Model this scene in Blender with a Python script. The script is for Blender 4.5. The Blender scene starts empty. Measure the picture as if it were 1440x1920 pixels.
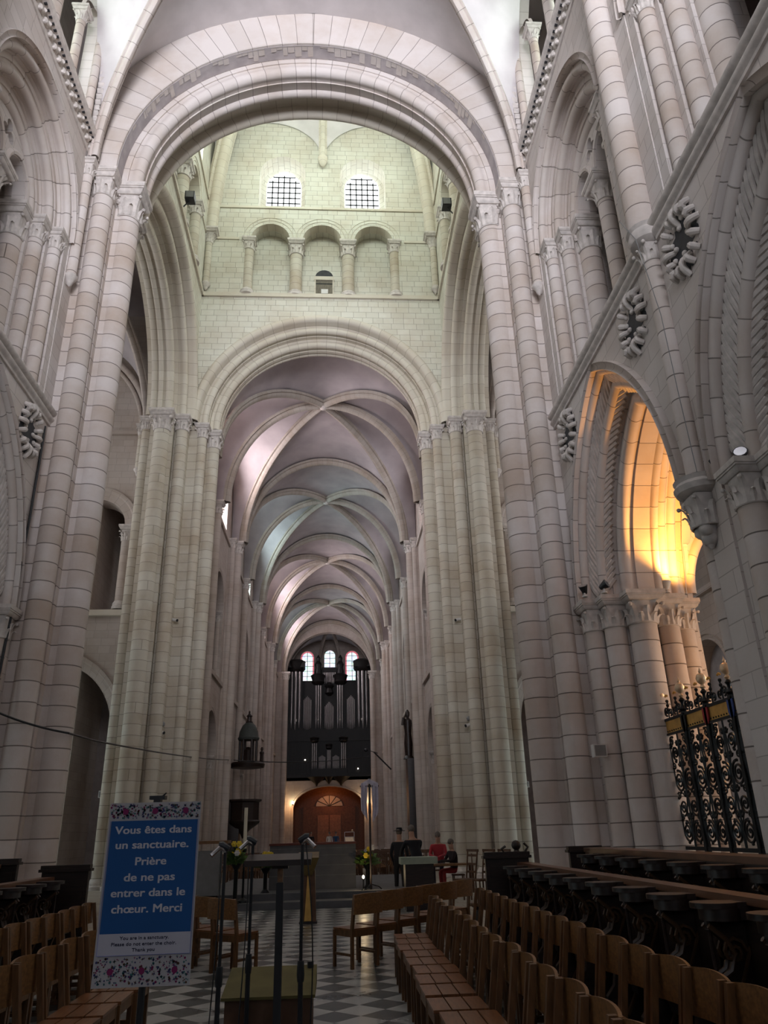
import bpy, math, random
from mathutils import Vector, Matrix
from mathutils.geometry import tessellate_polygon
PI=math.pi; R=math.radians; sin=math.sin; cos=math.cos
random.seed(7)
S=bpy.context.scene; COL=S.collection
# ------------------------------------------------------------------ camera
cam=bpy.data.cameras.new('camera'); co=bpy.data.objects.new('camera',cam); COL.objects.link(co); S.camera=co
cam.sensor_fit='VERTICAL'; cam.sensor_height=36; cam.sensor_width=27; cam.lens=1412.98/1920*36
cam.clip_start=.05; cam.clip_end=300
yaw,pit,rol=.0706,.4025,-.0281
Fv=Vector((sin(yaw)*cos(pit),cos(yaw)*cos(pit),sin(pit))); R0=Vector((cos(yaw),-sin(yaw),0)); U0=R0.cross(Fv)
Rv=cos(rol)*R0+sin(rol)*U0; Uv=-sin(rol)*R0+cos(rol)*U0
m=Matrix((Rv,Uv,-Fv)).transposed().to_4x4(); m.translation=Vector((.654,0,1.6)); co.matrix_world=m
# ------------------------------------------------------------------ world, exposure
w=bpy.data.worlds.new('world'); S.world=w; w.use_nodes=True
w.node_tree.nodes['Background'].inputs[0].default_value=(.75,.85,1,1); w.node_tree.nodes['Background'].inputs[1].default_value=.35
S.view_settings.view_transform='Standard'; S.view_settings.look='None'; S.view_settings.gamma=1; S.view_settings.exposure=0
# light levels: emission strength of the daylight glass and of the lamps
L_TOWER=27; L_TOWER_W=6; L_CHOIR=6.5; L_NAVE_L=19; L_NAVE_R=3; L_WEST=1.5; L_TRANS=7; L_APSE=9; L_AISLE=3
def lamp(name,kind,loc,target,power,color,size=1,sy=None,spot=None,blend=.5):
    l=bpy.data.lights.new(name,kind); l.energy=power; l.color=color
    if kind=='AREA': l.shape='RECTANGLE'; l.size=size; l.size_y=sy or size
    elif kind=='SPOT': l.spot_size=spot or 1.5; l.spot_blend=blend; l.shadow_soft_size=size
    else: l.shadow_soft_size=size
    o=bpy.data.objects.new(name,l); COL.objects.link(o); o.location=loc
    if target is not None: o.rotation_euler=(Vector(target)-Vector(loc)).to_track_quat('-Z','Y').to_euler()
    return o
# daylight of the tall apse windows behind the camera
lamp('apse_daylight','AREA',(0,-10,14),(0,16,23.5),1850,(.90,.91,1),8,9).data.spread=R(76)
lamp('apse_daylight','AREA',(0,-10,8.5),(0,10,7.5),68,(.86,.90,1),8,5)
# gold lamps in the side aisle, on the arch capital
lamp('aisle_lamp','SPOT',(7.95,14.40,6.2),(8.9,15.0,12),620,(1,.42,.08),.07,spot=2.5)
lamp('aisle_lamp','POINT',(9.3,13.7,4.3),None,95,(1,.48,.16),.2)
lamp('transept_lamp','POINT',(-12.5,37,3.5),None,160,(1,.45,.2),.2)
lamp('porch_lamp','POINT',(0,89.5,5.4),None,70,(1,.36,.10),.3)
lamp('porch_lamp','POINT',(-3.7,84.2,4.3),None,45,(1,.5,.2),.1)
lamp('porch_lamp','POINT',(3.6,84.2,4.3),None,45,(1,.5,.2),.1)
# ------------------------------------------------------------------ materials
def mat(name,rough=.8,metal=0,spec=.3):
    m=bpy.data.materials.new(name); m.use_nodes=True; nt=m.node_tree; b=nt.nodes['Principled BSDF']
    b.inputs['Roughness'].default_value=rough; b.inputs['Metallic'].default_value=metal
    b.inputs['Specular IOR Level'].default_value=spec
    return m,nt,b
def N(nt,t,**k):
    n=nt.nodes.new(t)
    for a,v in k.items():
        if a in n.inputs.keys(): n.inputs[a].default_value=v
        else: setattr(n,a,v)
    return n
def stone(name,c1,c2,mort,bw,rh,msize=.012,stain=.25,bump=.25,pos='UV',warm=(.62,.47,.33)):
    m,nt,b=mat(name,.86); L=nt.links.new
    tc=N(nt,'ShaderNodeTexCoord'); br=N(nt,'ShaderNodeTexBrick')
    br.inputs['Scale'].default_value=1; br.inputs['Brick Width'].default_value=bw; br.inputs['Row Height'].default_value=rh
    br.inputs['Mortar Size'].default_value=msize; br.inputs['Mortar Smooth'].default_value=.6; br.inputs['Bias'].default_value=0
    br.inputs['Color1'].default_value=(*c1,1); br.inputs['Color2'].default_value=(*c2,1); br.inputs['Mortar'].default_value=(*mort,1)
    br.offset=.43; br.squash=.82; br.squash_frequency=3
    nz=N(nt,'ShaderNodeTexNoise'); nz.inputs['Scale'].default_value=.9; nz.inputs['Detail'].default_value=2
    L(tc.outputs['UV'],nz.inputs['Vector'])
    mx=N(nt,'ShaderNodeMixRGB'); mx.blend_type='ADD'; mx.inputs[0].default_value=.035
    L(tc.outputs['UV'],mx.inputs[1]); L(nz.outputs['Color'],mx.inputs[2]); L(mx.outputs[0],br.inputs['Vector'])
    n2=N(nt,'ShaderNodeTexNoise'); n2.inputs['Scale'].default_value=.55; n2.inputs['Detail'].default_value=7; n2.inputs['Roughness'].default_value=.62
    geo=N(nt,'ShaderNodeNewGeometry'); L(geo.outputs['Position'],n2.inputs['Vector'])
    cr=N(nt,'ShaderNodeValToRGB'); cr.color_ramp.elements[0].position=.42; cr.color_ramp.elements[1].position=.68
    L(n2.outputs['Fac'],cr.inputs[0])
    m2=N(nt,'ShaderNodeMixRGB'); m2.blend_type='MULTIPLY'
    sc=N(nt,'ShaderNodeMath'); sc.operation='MULTIPLY'; sc.inputs[1].default_value=stain; L(cr.outputs[0],sc.inputs[0]); L(sc.outputs[0],m2.inputs[0])
    L(br.outputs['Color'],m2.inputs[1]); m2.inputs[2].default_value=(*warm,1)
    L(m2.outputs[0],b.inputs['Base Color'])
    n3=N(nt,'ShaderNodeTexNoise'); n3.inputs['Scale'].default_value=14; n3.inputs['Detail'].default_value=4; L(geo.outputs['Position'],n3.inputs['Vector'])
    ma=N(nt,'ShaderNodeMath'); ma.operation='MULTIPLY_ADD'; ma.inputs[1].default_value=-1.0; L(br.outputs['Fac'],ma.inputs[0]); 
    m4=N(nt,'ShaderNodeMath'); m4.operation='MULTIPLY'; m4.inputs[1].default_value=.35; L(n3.outputs['Fac'],m4.inputs[0]); L(m4.outputs[0],ma.inputs[2])
    bp=N(nt,'ShaderNodeBump'); bp.inputs['Strength'].default_value=bump; bp.inputs['Distance'].default_value=.02
    L(ma.outputs[0],bp.inputs['Height']); L(bp.outputs[0],b.inputs['Normal'])
    return m
def plain(name,c,rough=.6,metal=0,var=.2,scale=6,spec=.3,bump=0,stretch=None):
    m,nt,b=mat(name,rough,metal,spec); L=nt.links.new
    geo=N(nt,'ShaderNodeTexCoord'); n=N(nt,'ShaderNodeTexNoise'); n.inputs['Scale'].default_value=scale; n.inputs['Detail'].default_value=5
    src=geo.outputs['Object']
    if stretch:
        mp=N(nt,'ShaderNodeMapping'); mp.inputs['Scale'].default_value=stretch; L(src,mp.inputs[0]); src=mp.outputs[0]
    L(src,n.inputs['Vector'])
    cr=N(nt,'ShaderNodeValToRGB'); cr.color_ramp.elements[0].position=.3; cr.color_ramp.elements[1].position=.72
    cr.color_ramp.elements[0].color=(*[x*(1-var) for x in c],1); cr.color_ramp.elements[1].color=(*[min(1,x*(1+var)) for x in c],1)
    L(n.outputs['Fac'],cr.inputs[0]); L(cr.outputs[0],b.inputs['Base Color'])
    if bump:
        bp=N(nt,'ShaderNodeBump'); bp.inputs['Strength'].default_value=bump; bp.inputs['Distance'].default_value=.01
        L(n.outputs['Fac'],bp.inputs['Height']); L(bp.outputs[0],b.inputs['Normal'])
    return m
def glow(name,c,s):
    m=bpy.data.materials.new(name); m.use_nodes=True; nt=m.node_tree; nt.nodes.clear()
    e=N(nt,'ShaderNodeEmission'); e.inputs[0].default_value=(*c,1); e.inputs[1].default_value=s
    o=N(nt,'ShaderNodeOutputMaterial'); nt.links.new(e.outputs[0],o.inputs[0]); return m
M={}
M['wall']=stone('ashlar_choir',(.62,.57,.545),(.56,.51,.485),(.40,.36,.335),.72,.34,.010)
M['drum']=stone('drum_choir',(.64,.585,.56),(.53,.465,.42),(.21,.18,.165),60,.42,.014,.5,.6)
M['mould']=stone('voussoir_choir',(.62,.565,.535),(.54,.485,.45),(.27,.24,.22),60,.46,.011,.4,.4)
M['twall']=stone('ashlar_tower',(.63,.61,.54),(.58,.56,.49),(.34,.32,.27),.62,.33,.014,.35,.4)  # same stone retinted for the tower; light there put into the colour
M['tdrum']=stone('drum_tower',(.57,.53,.455),(.49,.44,.365),(.27,.24,.20),60,.40,.013,.5,.45)
M['tmould']=stone('voussoir_tower',(.63,.585,.50),(.57,.52,.44),(.35,.31,.25),60,.45,.010,.25,.3)
M['nwall']=stone('ashlar_nave',(.50,.44,.40),(.45,.39,.35),(.33,.29,.26),.6,.33,.008,.35,.2)  # browner, darker copy of the stone; dim nave light put into colour
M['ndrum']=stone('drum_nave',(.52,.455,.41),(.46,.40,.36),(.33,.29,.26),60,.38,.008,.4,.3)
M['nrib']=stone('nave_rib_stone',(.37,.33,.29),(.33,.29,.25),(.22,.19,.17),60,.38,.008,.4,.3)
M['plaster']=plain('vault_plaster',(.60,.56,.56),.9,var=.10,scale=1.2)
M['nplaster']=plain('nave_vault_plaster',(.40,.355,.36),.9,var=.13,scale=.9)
M['carve']=plain('carved_stone',(.56,.51,.475),.85,var=.18,scale=7,bump=.3)
M['oldplaster']=plain('grey_render',(.40,.36,.36),.9,var=.15,scale=3)
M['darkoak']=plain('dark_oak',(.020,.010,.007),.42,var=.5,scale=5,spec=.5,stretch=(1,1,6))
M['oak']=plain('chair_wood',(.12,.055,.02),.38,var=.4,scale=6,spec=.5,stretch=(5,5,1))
M['oakseat']=plain('seat_wood',(.19,.075,.028),.28,var=.35,scale=8,spec=.55,stretch=(1,6,1))
M['oakback']=plain('back_wood',(.18,.085,.03),.4,var=.35,scale=7,spec=.5,stretch=(6,1,6))
M['polish']=plain('polished_oak',(.075,.038,.018),.32,var=.4,spec=.5)
M['brownwood']=plain('brown_wood',(.10,.05,.028),.5,var=.35,scale=6)
M['organ']=plain('organ_case',(.006,.005,.005),.5,var=.4)
M['pipe']=plain('organ_pipe',(.30,.28,.28),.35,metal=.8,var=.1)
M['iron']=plain('black_iron',(.012,.014,.016),.4,metal=.6,var=.4,spec=.5)
M['gold']=plain('gilding',(.62,.36,.10),.38,metal=.7,var=.2)
M['goldpale']=plain('pale_gilding',(.75,.55,.36),.4,metal=.5,var=.15)
M['black']=plain('black_metal',(.012,.013,.016),.4,var=.3,spec=.5)
M['grey']=plain('grey_plastic',(.22,.22,.22),.5,var=.1)
M['white']=plain('white_plastic',(.62,.60,.58),.5,var=.06)
M['chrome']=plain('chrome',(.7,.72,.75),.2,metal=1,var=.05)
M['cloth']=plain('white_cloth',(.52,.49,.58),.85,var=.1,scale=10,bump=.3)
M['slate']=plain('altar_stone',(.10,.10,.105),.6,var=.2,scale=3)
M['green']=plain('leaf_green',(.09,.17,.04),.6,var=.4,scale=20)
M['yellow']=plain('yellow_petal',(.75,.55,.05),.6,var=.2,scale=20)
M['wax']=plain('candle_wax',(.72,.66,.52),.5,var=.05)
M['red']=plain('red_cloth',(.30,.03,.035),.8,var=.2)
M['navy']=plain('dark_cloth',(.008,.008,.012),.85,var=.4)
M['skin']=plain('skin',(.42,.24,.17),.6,var=.1)
M['hair']=plain('grey_hair',(.16,.13,.11),.8,var=.2)
M['blue']=plain('blue_enamel',(.03,.06,.22),.5,var=.1)
M['straw']=plain('rush_brown',(.16,.075,.03),.8,var=.4,scale=30)
M['lead']=plain('lead_bar',(.04,.04,.045),.6,var=.2)
M['olive']=plain('olive_baize',(.12,.10,.035),.8,var=.2)
def tiles():
    m,nt,b=mat('checker_floor',.3,0,.45); L=nt.links.new
    g=N(nt,'ShaderNodeNewGeometry'); mp=N(nt,'ShaderNodeMapping'); mp.inputs['Rotation'].default_value=(0,0,R(45)); mp.inputs['Location'].default_value=(.05,.1,0)
    L(g.outputs['Position'],mp.inputs[0]); ck=N(nt,'ShaderNodeTexChecker'); ck.inputs['Scale'].default_value=1/.355
    ck.inputs[1].default_value=(.34,.345,.33,1); ck.inputs[2].default_value=(.055,.062,.062,1); L(mp.outputs[0],ck.inputs[0])
    n=N(nt,'ShaderNodeTexNoise'); n.inputs['Scale'].default_value=1.3; n.inputs['Detail'].default_value=6; L(g.outputs['Position'],n.inputs[0])
    mx=N(nt,'ShaderNodeMixRGB'); mx.blend_type='MULTIPLY'; mx.inputs[0].default_value=.5; L(ck.outputs[0],mx.inputs[1]); L(n.outputs['Fac'],mx.inputs[2])
    m2=N(nt,'ShaderNodeMixRGB'); m2.blend_type='MULTIPLY'; m2.inputs[0].default_value=1; m2.inputs[2].default_value=(1.4,1.4,1.4,1); L(mx.outputs[0],m2.inputs[1])
    L(m2.outputs[0],b.inputs['Base Color'])
    ma=N(nt,'ShaderNodeMath'); ma.operation='MULTIPLY_ADD'; ma.inputs[1].default_value=.4; ma.inputs[2].default_value=.12; L(n.outputs['Fac'],ma.inputs[0]); L(ma.outputs[0],b.inputs['Roughness'])
    return m
M['tiles']=tiles()
M['flag']=stone('flagstones',(.36,.33,.28),(.32,.29,.25),(.2,.18,.16),.8,.6,.01,.3,.1)
def stained():
    m=bpy.data.materials.new('stained_glass'); m.use_nodes=True; nt=m.node_tree; nt.nodes.clear(); L=nt.links.new
    g=N(nt,'ShaderNodeTexCoord'); v=N(nt,'ShaderNodeTexVoronoi'); v.inputs['Scale'].default_value=5; L(g.outputs['UV'],v.inputs['Vector'])
    mx=N(nt,'ShaderNodeMixRGB'); mx.inputs[0].default_value=.35; mx.inputs[1].default_value=(.75,.92,1,1); L(v.outputs['Color'],mx.inputs[2])
    e=N(nt,'ShaderNodeEmission'); L(mx.outputs[0],e.inputs[0]); e.inputs[1].default_value=L_WEST
    o=N(nt,'ShaderNodeOutputMaterial'); L(e.outputs[0],o.inputs[0]); return m
M['stained']=stained()
M['stainred']=glow('red_border_glass',(.9,.22,.28),L_WEST*.5)
M['g_tower']=glow('tower_daylight_glass',(.88,1,.92),L_TOWER)
M['g_towerw']=glow('tower_west_glass',(.95,1,1),L_TOWER_W)
M['g_choir']=glow('choir_daylight_glass',(.86,1,.93),L_CHOIR)
M['g_navel']=glow('nave_daylight_glass_sunny',(1,.90,.95),L_NAVE_L)
M['g_navec']=glow('nave_daylight_glass_cool',(.70,.95,1),L_NAVE_L*.6)
M['g_naver']=glow('nave_daylight_glass',(.95,.92,1),L_NAVE_R)
M['g_trans']=glow('transept_daylight_glass',(.95,.97,1),L_TRANS)
M['g_aisle']=glow('aisle_daylight_glass',(.8,.95,1),L_AISLE)
M['g_lamp']=glow('lamp_glass',(1,.82,.5),60)
M['g_flame']=glow('candle_flame',(1,.75,.4),25)
M['g_spark']=glow('lamp_white',(1,.9,.75),14)
# ------------------------------------------------------------------ mesh builder
class MB:
    def __init__(s): s.v=[]; s.f=[]; s.uv=[]
    def add(s,vs,fs,uvs=None):
        o=len(s.v); s.v+= [tuple(p) for p in vs]
        for i,f in enumerate(fs):
            s.f.append(tuple(o+k for k in f)); s.uv.append(uvs[i] if uvs else None)
        return s
    def grid(s,P,U=None,cu=False,cv=False,flip=False):
        n=len(P); k=len(P[0]); vs=[p for r in P for p in r]; fs=[];us=[]
        for i in range(n-(0 if cu else 1)):
            for j in range(k-(0 if cv else 1)):
                i2=(i+1)%n; j2=(j+1)%k
                f=[i*k+j,i2*k+j,i2*k+j2,i*k+j2]
                if U:
                    u=[U(i,j),U(i+1,j),U(i+1,j+1),U(i,j+1)]
                if flip: f=f[::-1]; 
                if U and flip: u=u[::-1]
                fs.append(f)
                if U: us.append(u)
        return s.add(vs,fs,us if U else None)
    def box(s,x0,x1,y0,y1,z0,z1):
        return s.add([(x0,y0,z0),(x1,y0,z0),(x1,y1,z0),(x0,y1,z0),(x0,y0,z1),(x1,y0,z1),(x1,y1,z1),(x0,y1,z1)],
          [(0,3,2,1),(4,5,6,7),(0,1,5,4),(1,2,6,5),(2,3,7,6),(3,0,4,7)])
    def cbox(s,c,d,rot=None):
        b=MB().box(-d[0]/2,d[0]/2,-d[1]/2,d[1]/2,-d[2]/2,d[2]/2)
        q=rot.to_matrix() if hasattr(rot,'to_matrix') else (rot if rot else Matrix.Identity(3))
        return s.add([q@Vector(p)+Vector(c) for p in b.v],b.f)
    def lathe(s,prof,n=20,c=(0,0),a0=0,a1=2*PI,cap=True):
        full=abs(a1-a0-2*PI)<1e-6; k=n if full else n+1
        P=[[(c[0]+r*cos(a0+(a1-a0)*j/n),c[1]+r*sin(a0+(a1-a0)*j/n),z) for j in range(k)] for r,z in prof]
        rm=max(p[0] for p in prof)
        s.grid(P,lambda i,j:(a0*rm+(a1-a0)*rm*j/n+c[0]*7.3,prof[i%len(prof)][1]),cv=full,flip=True)
        if cap and full:
            o=len(s.v); 
            for row,fl in ((P[0],True),(P[-1],False)):
                if abs((prof[0] if fl else prof[-1])[0])>1e-4: s.add(row,[tuple(range(k))[::-1] if fl else tuple(range(k))])
        return s
    def cyl(s,x,y,z0,z1,r,r2=None,n=20): return s.lathe([(r,z0),(r2 if r2 is not None else r,z1)],n,(x,y))
    def prism(s,pl,z0,z1,cap=True):
        n=len(pl); L=[0]
        for i in range(n): L.append(L[-1]+math.dist(pl[i],pl[(i+1)%n]))
        ar=sum(pl[i][0]*pl[(i+1)%n][1]-pl[(i+1)%n][0]*pl[i][1] for i in range(n))
        P=[[(x,y,z0) for x,y in pl],[(x,y,z1) for x,y in pl]]
        s.grid(P,lambda i,j:(L[j],(z0,z1)[i]),cv=True,flip=ar>0)
        if cap:
            t=tessellate_polygon([[Vector((x,y,0)) for x,y in pl]])
            s.add([(x,y,z1) for x,y in pl],t); s.add([(x,y,z0) for x,y in pl],[f[::-1] for f in t])
        return s
    def sphere(s,c,r,n=10,sc=(1,1,1)):
        m_=max(4,n//2+1)
        P=[[(c[0]+sc[0]*r*sin(PI*i/m_)*cos(2*PI*j/n),c[1]+sc[1]*r*sin(PI*i/m_)*sin(2*PI*j/n),c[2]-sc[2]*r*cos(PI*i/m_)) for j in range(n)] for i in range(m_+1)]
        return s.grid(P,cv=True,flip=True)
    def tube(s,pts,r,n=8,closed=False,cap=True):
        pts=[Vector(p) for p in pts]; k=len(pts); rr=r if isinstance(r,(list,tuple)) else [r]*k
        P=[];up=Vector((0,0,1))
        prev=None
        for i in range(k):
            a=pts[(i-1)%k] if (closed or i>0) else pts[i]; b=pts[(i+1)%k] if (closed or i<k-1) else pts[i]
            t=(b-a).normalized()
            if prev is None: 
                x=t.cross(up); x=x if x.length>.1 else t.cross(Vector((1,0,0)))
            else: x=prev-t*prev.dot(t)
            x.normalize(); prev=x; y=t.cross(x)
            P.append([tuple(pts[i]+rr[i]*(x*cos(2*PI*j/n)+y*sin(2*PI*j/n))) for j in range(n)])
        s.grid(P,cu=closed,cv=True,flip=False)
        if cap and not closed: s.add(P[0],[tuple(range(n))[::-1]][:1]); s.add(P[-1],[tuple(range(n))])
        return s
    def rib(s,pts,prof,side):          # sweep a profile (across, down) along a path; side = horizontal across vector
        pts=[Vector(p) for p in pts]; k=len(pts); side=Vector(side).normalized(); P=[]; L=[0]
        for i in range(1,k): L.append(L[-1]+(pts[i]-pts[i-1]).length)
        for i in range(k):
            t=(pts[min(i+1,k-1)]-pts[max(i-1,0)]).normalized(); nrm=side.cross(t)
            if nrm.z>0: nrm=-nrm
            P.append([tuple(pts[i]+side*a+nrm*b) for a,b in prof])
        W=[0]
        for i in range(1,len(prof)): W.append(W[-1]+math.dist(prof[i],prof[i-1]))
        return s.grid(P,lambda i,j:(W[j],L[i]))
    def arch(s,prof,a,c,zs,mp,n=22,leg=None,rz=1,closed=False):
        for sg in (1,-1):
            ts=[i/n for i in range(n+1)]; P=[]; V=[]
            if leg is not None:
                P.append([mp(sg*(a+u),leg,w_) for u,w_ in prof]); V.append(leg-zs)
            for t in ts:
                row=[]
                for u,w_ in prof:
                    Rr=a+c+u; th=math.acos(min(1,c/Rr))*t
                    row.append(mp(sg*(-c+Rr*cos(th)),zs+Rr*sin(th)*rz,w_))
                P.append(row); V.append((a+c)*math.acos(c/(a+c))*t)
            W=[0]
            for i in range(1,len(prof)): W.append(W[-1]+math.dist(prof[i],prof[i-1]))
            s.grid(P,lambda i,j:(W[min(j,len(W)-1)],V[min(i,len(V)-1)]),flip=sg<0,cv=closed)
        return s
    def plate(s,outer,holes,t,mp):     # flat wall (s,z) with holes, thickness t along w
        loops=[outer]+holes; flat=[p for l in loops for p in l]
        tr=tessellate_polygon([[Vector((p[0],p[1],0)) for p in l] for l in loops])
        s.add([mp(p[0],p[1],0) for p in flat],tr,[[flat[k] for k in f] for f in tr])
        if t:
            s.add([mp(p[0],p[1],t) for p in flat],[f[::-1] for f in tr],[[flat[k] for k in f[::-1]] for f in tr])
            for l in loops:
                n=len(l); L=[0]
                for i in range(n): L.append(L[-1]+math.dist(l[i],l[(i+1)%n]))
                s.grid([[mp(p[0],p[1],0) for p in l],[mp(p[0],p[1],t) for p in l]],lambda i,j:(i*abs(t),L[j]),cv=True)
        return s
    def merge(s,o,mt=None):
        vs=[mt@Vector(p) for p in o.v] if mt else o.v
        k=len(s.v); s.v+=[tuple(p) for p in vs]; s.f+=[tuple(k+i for i in f) for f in o.f]; s.uv+=o.uv; return s
    def mesh(s,name,mt,org=(0,0,0),sharp=38,smooth=True):
        me=bpy.data.meshes.new(name); ox,oy,oz=org
        me.from_pydata([(x-ox,y-oy,z-oz) for x,y,z in s.v],[],s.f); me.update()
        ul=me.uv_layers.new(name='UVMap'); buf=[0.0]*(2*len(me.loops))
        for p in me.polygons:
            u=s.uv[p.index]
            if u is None or len(u)!=p.loop_total:
                nx,ny,nz=map(abs,p.normal); u=[]
                for vi in p.vertices:
                    x,y,z=s.v[vi]
                    u.append((x,y) if nz>max(nx,ny)*1.2 else ((y,z) if nx>ny else (x,z)))
            for k,li in enumerate(p.loop_indices): buf[2*li]=u[k][0]; buf[2*li+1]=u[k][1]
        ul.data.foreach_set('uv',buf)
        if smooth:
            import bmesh
            bm=bmesh.new(); bm.from_mesh(me); bmesh.ops.remove_doubles(bm,verts=bm.verts,dist=.0004)
            bmesh.ops.recalc_face_normals(bm,faces=bm.faces)
            for f in bm.faces: f.smooth=True
            for e in bm.edges:
                if len(e.link_faces)!=2 or e.calc_face_angle(9)>R(sharp): e.smooth=False
            bm.to_mesh(me); bm.free()
        me.materials.append(mt); return me
    def build(s,name,mt,parent=None,sharp=38,world=True):
        org=tuple(parent_loc(parent)) if (parent and world) else (0,0,0)
        o=bpy.data.objects.new(name,s.mesh(name,mt,org,sharp)); COL.objects.link(o)
        if parent: o.parent=parent
        return o
def parent_loc(p):
    v=Vector((0,0,0))
    while p: v+=p.location; p=p.parent
    return v
def thing(name,label,cat,loc=(0,0,0),rz=0,group=None):
    o=bpy.data.objects.new(name,None); COL.objects.link(o); o.location=loc; o.rotation_euler=(0,0,rz); o.empty_display_size=.1
    o['label']=label; o['category']=cat
    if group: o['group']=group
    return o
def tag(o,label,cat,group=None):
    o['label']=label; o['category']=cat
    if group: o['group']=group
    return o
def struct(o): o['kind']='structure'; return o
def kids(o): return [c for c in COL.objects if c.parent==o]
def dup(root,loc,rz=0,label=None,group=None,scale=None,tree=None):
    tree=tree or TREE(root)
    def rec(node,par):
        c=node[0].copy(); COL.objects.link(c)
        if par: c.parent=par
        for k in node[1]: rec(k,c)
        return c
    r=rec(tree,None); r.location=loc; r.rotation_euler=(0,0,rz)
    if label: r['label']=label
    if group: r['group']=group
    if scale: r.scale=scale
    return r
def TREE(o): return (o,[TREE(c) for c in o.children])
def roll(cu,cw,r,a0,a1,n=8): return [(cu+r*cos(R(a0+(a1-a0)*i/n)),cw+r*sin(R(a0+(a1-a0)*i/n))) for i in range(n+1)]
def aloop(a,c,zs,s0,z0,n=20,rz=1):
    Rr=a+c; th=math.acos(c/Rr); p=[(s0+a,z0)]
    p+=[(s0-c+Rr*cos(th*i/n),zs+rz*Rr*sin(th*i/n)) for i in range(n+1)]
    p+=[(s0+c-Rr*cos(th*i/n),zs+rz*Rr*sin(th*i/n)) for i in range(n-1,-1,-1)]
    p.append((s0-a,z0)); return p
def mX(x0,sg,s0=0): return lambda s_,z,w_:(x0+sg*w_,s0+s_,z)     # wall plane x=x0, thickness grows outward (sg)
def mY(y0,sg,s0=0): return lambda s_,z,w_:(s0+s_,y0+sg*w_,z)
# ------------------------------------------------------------------ capitals, shafts (parts of piers)
_caps={}
def cap_mesh(r,h,ab,style,mt):
    k=(round(r,3),round(h,3),round(ab,3),style,mt)
    if k in _caps: return _caps[k]
    A=MB()      # abacus: origin at its top centre
    lv=[(0,1),(-.40*h*.45,1),(-.42*h*.45,.955),(-.55*h*.45,.955),(-.57*h*.45,.90),(-.78*h*.45,.86),(-h*.42,.74)]
    P=[[(sx*ab*f,sy*ab*f,z) for sx,sy in ((-1,-1),(1,-1),(1,1),(-1,1))] for z,f in lv]
    A.grid(P,cv=True); A.add(P[0],[(0,1,2,3)]); A.add(P[-1],[(3,2,1,0)])
    C=MB(); z1=-h*.42; z0=-h*1.35; n=24; P=[]
    for i in range(9):
        t=i/8; z=z0+(z1-z0)*t; row=[]
        for j in range(n):
            a=2*PI*j/n; sq=1/max(abs(cos(a)),abs(sin(a))); rr=r*(1-t)+(ab*.72)*t
            f=t**2.2; rad=(r*1.02)*(1-f)+(ab*.66*(1+(sq-1)*.75))*f
            row.append((rad*cos(a),rad*sin(a),z))
        P.append(row)
    C.grid(P,cv=True,flip=True)
    hh=z1-z0
    C.tube([((r*1.05)*cos(2*PI*j/n),(r*1.05)*sin(2*PI*j/n),z0) for j in range(n)],r*.09,6,closed=True)
    def leaf(a,reach,top,w0,z_0):
        rows=[]
        for i in range(8):
            t=i/7; f=t**2.3; rr=r*1.04*(1-f)+reach*f; z=z_0+(z0+hh*top-z_0)*min(1,t**.8) - (hh*.10 if i==7 else 0); rr+=(r*.10 if i>=6 else 0)
            wd=w0*(1-.15*t-.45*t**3); row=[]
            for j,(q,bl) in enumerate(((-1,0),(-.5,.05),(0,.11),(.5,.05),(1,0))):
                row.append(((rr+bl*r*1.3)*cos(a)-q*wd*sin(a),(rr+bl*r*1.3)*sin(a)+q*wd*cos(a),z))
            rows.append(row)
        C.grid(rows); return rows[-2][2]
    for j in range(8):                 # two tiers of curling leaves, volutes at the corners
        a=PI/4*j+PI/4; corner=j%2==0
        p=leaf(a,ab*(1.10 if corner else .80),.93 if corner else .80,r*.34,z0)
        if corner: C.sphere((p[0],p[1],p[2]-r*.05),r*(.24 if style=='volute' else .16),8)
        elif style=='volute': C.sphere((p[0],p[1],p[2]),r*.16,8)
        leaf(a+PI/8,r*1.42,.45,r*.26,z0)
    res=(A.mesh('abacus',M[mt] if mt in M else mt), C.mesh('capital',M[mt]))
    _caps[k]=res; return res
def put(name,me,parent,loc):
    o=bpy.data.objects.new(name,me); COL.objects.link(o); o.parent=parent; o.location=Vector(loc)-parent_loc(parent); return o
def shaft(parent,x,y,z0,z1,r,mt,ab=None,h=None,style='leaf',base=True,capm='carve',n=22,corbel=False):
    """half-column drum shaft rising to a capital whose abacus top is at z1"""
    ab=(ab or r*1.35)*1.06; h=(h or r*1.9)*1.08
    zc=z1-h*1.35
    sh=MB().lathe([(r,z0),(r,zc)],n,(x,y)).build('shaft',M[mt],parent)
    a,c=cap_mesh(r,h,ab,style,capm); put('abacus',a,parent,(x,y,z1)); put('capital',c,parent,(x,y,z1))
    if base: MB().lathe([(r*1.5,z0),(r*1.5,z0+.12),(r*1.32,z0+.16),(r*1.4,z0+.22),(r*1.25,z0+.3),(r*1.08,z0+.36)],n,(x,y)).build('base',M[capm],parent)
    if corbel: MB().lathe([(.01,z0-r*2.6),(r*.5,z0-r*2.2),(r*.8,z0-r*1.2),(r*1.3,z0-r*.6),(r*1.35,z0-r*.3),(r*1.1,z0-r*.1),(r*1.02,z0+.02)],n,(x,y)).build('corbel',M[capm],parent)
    return sh
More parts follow.
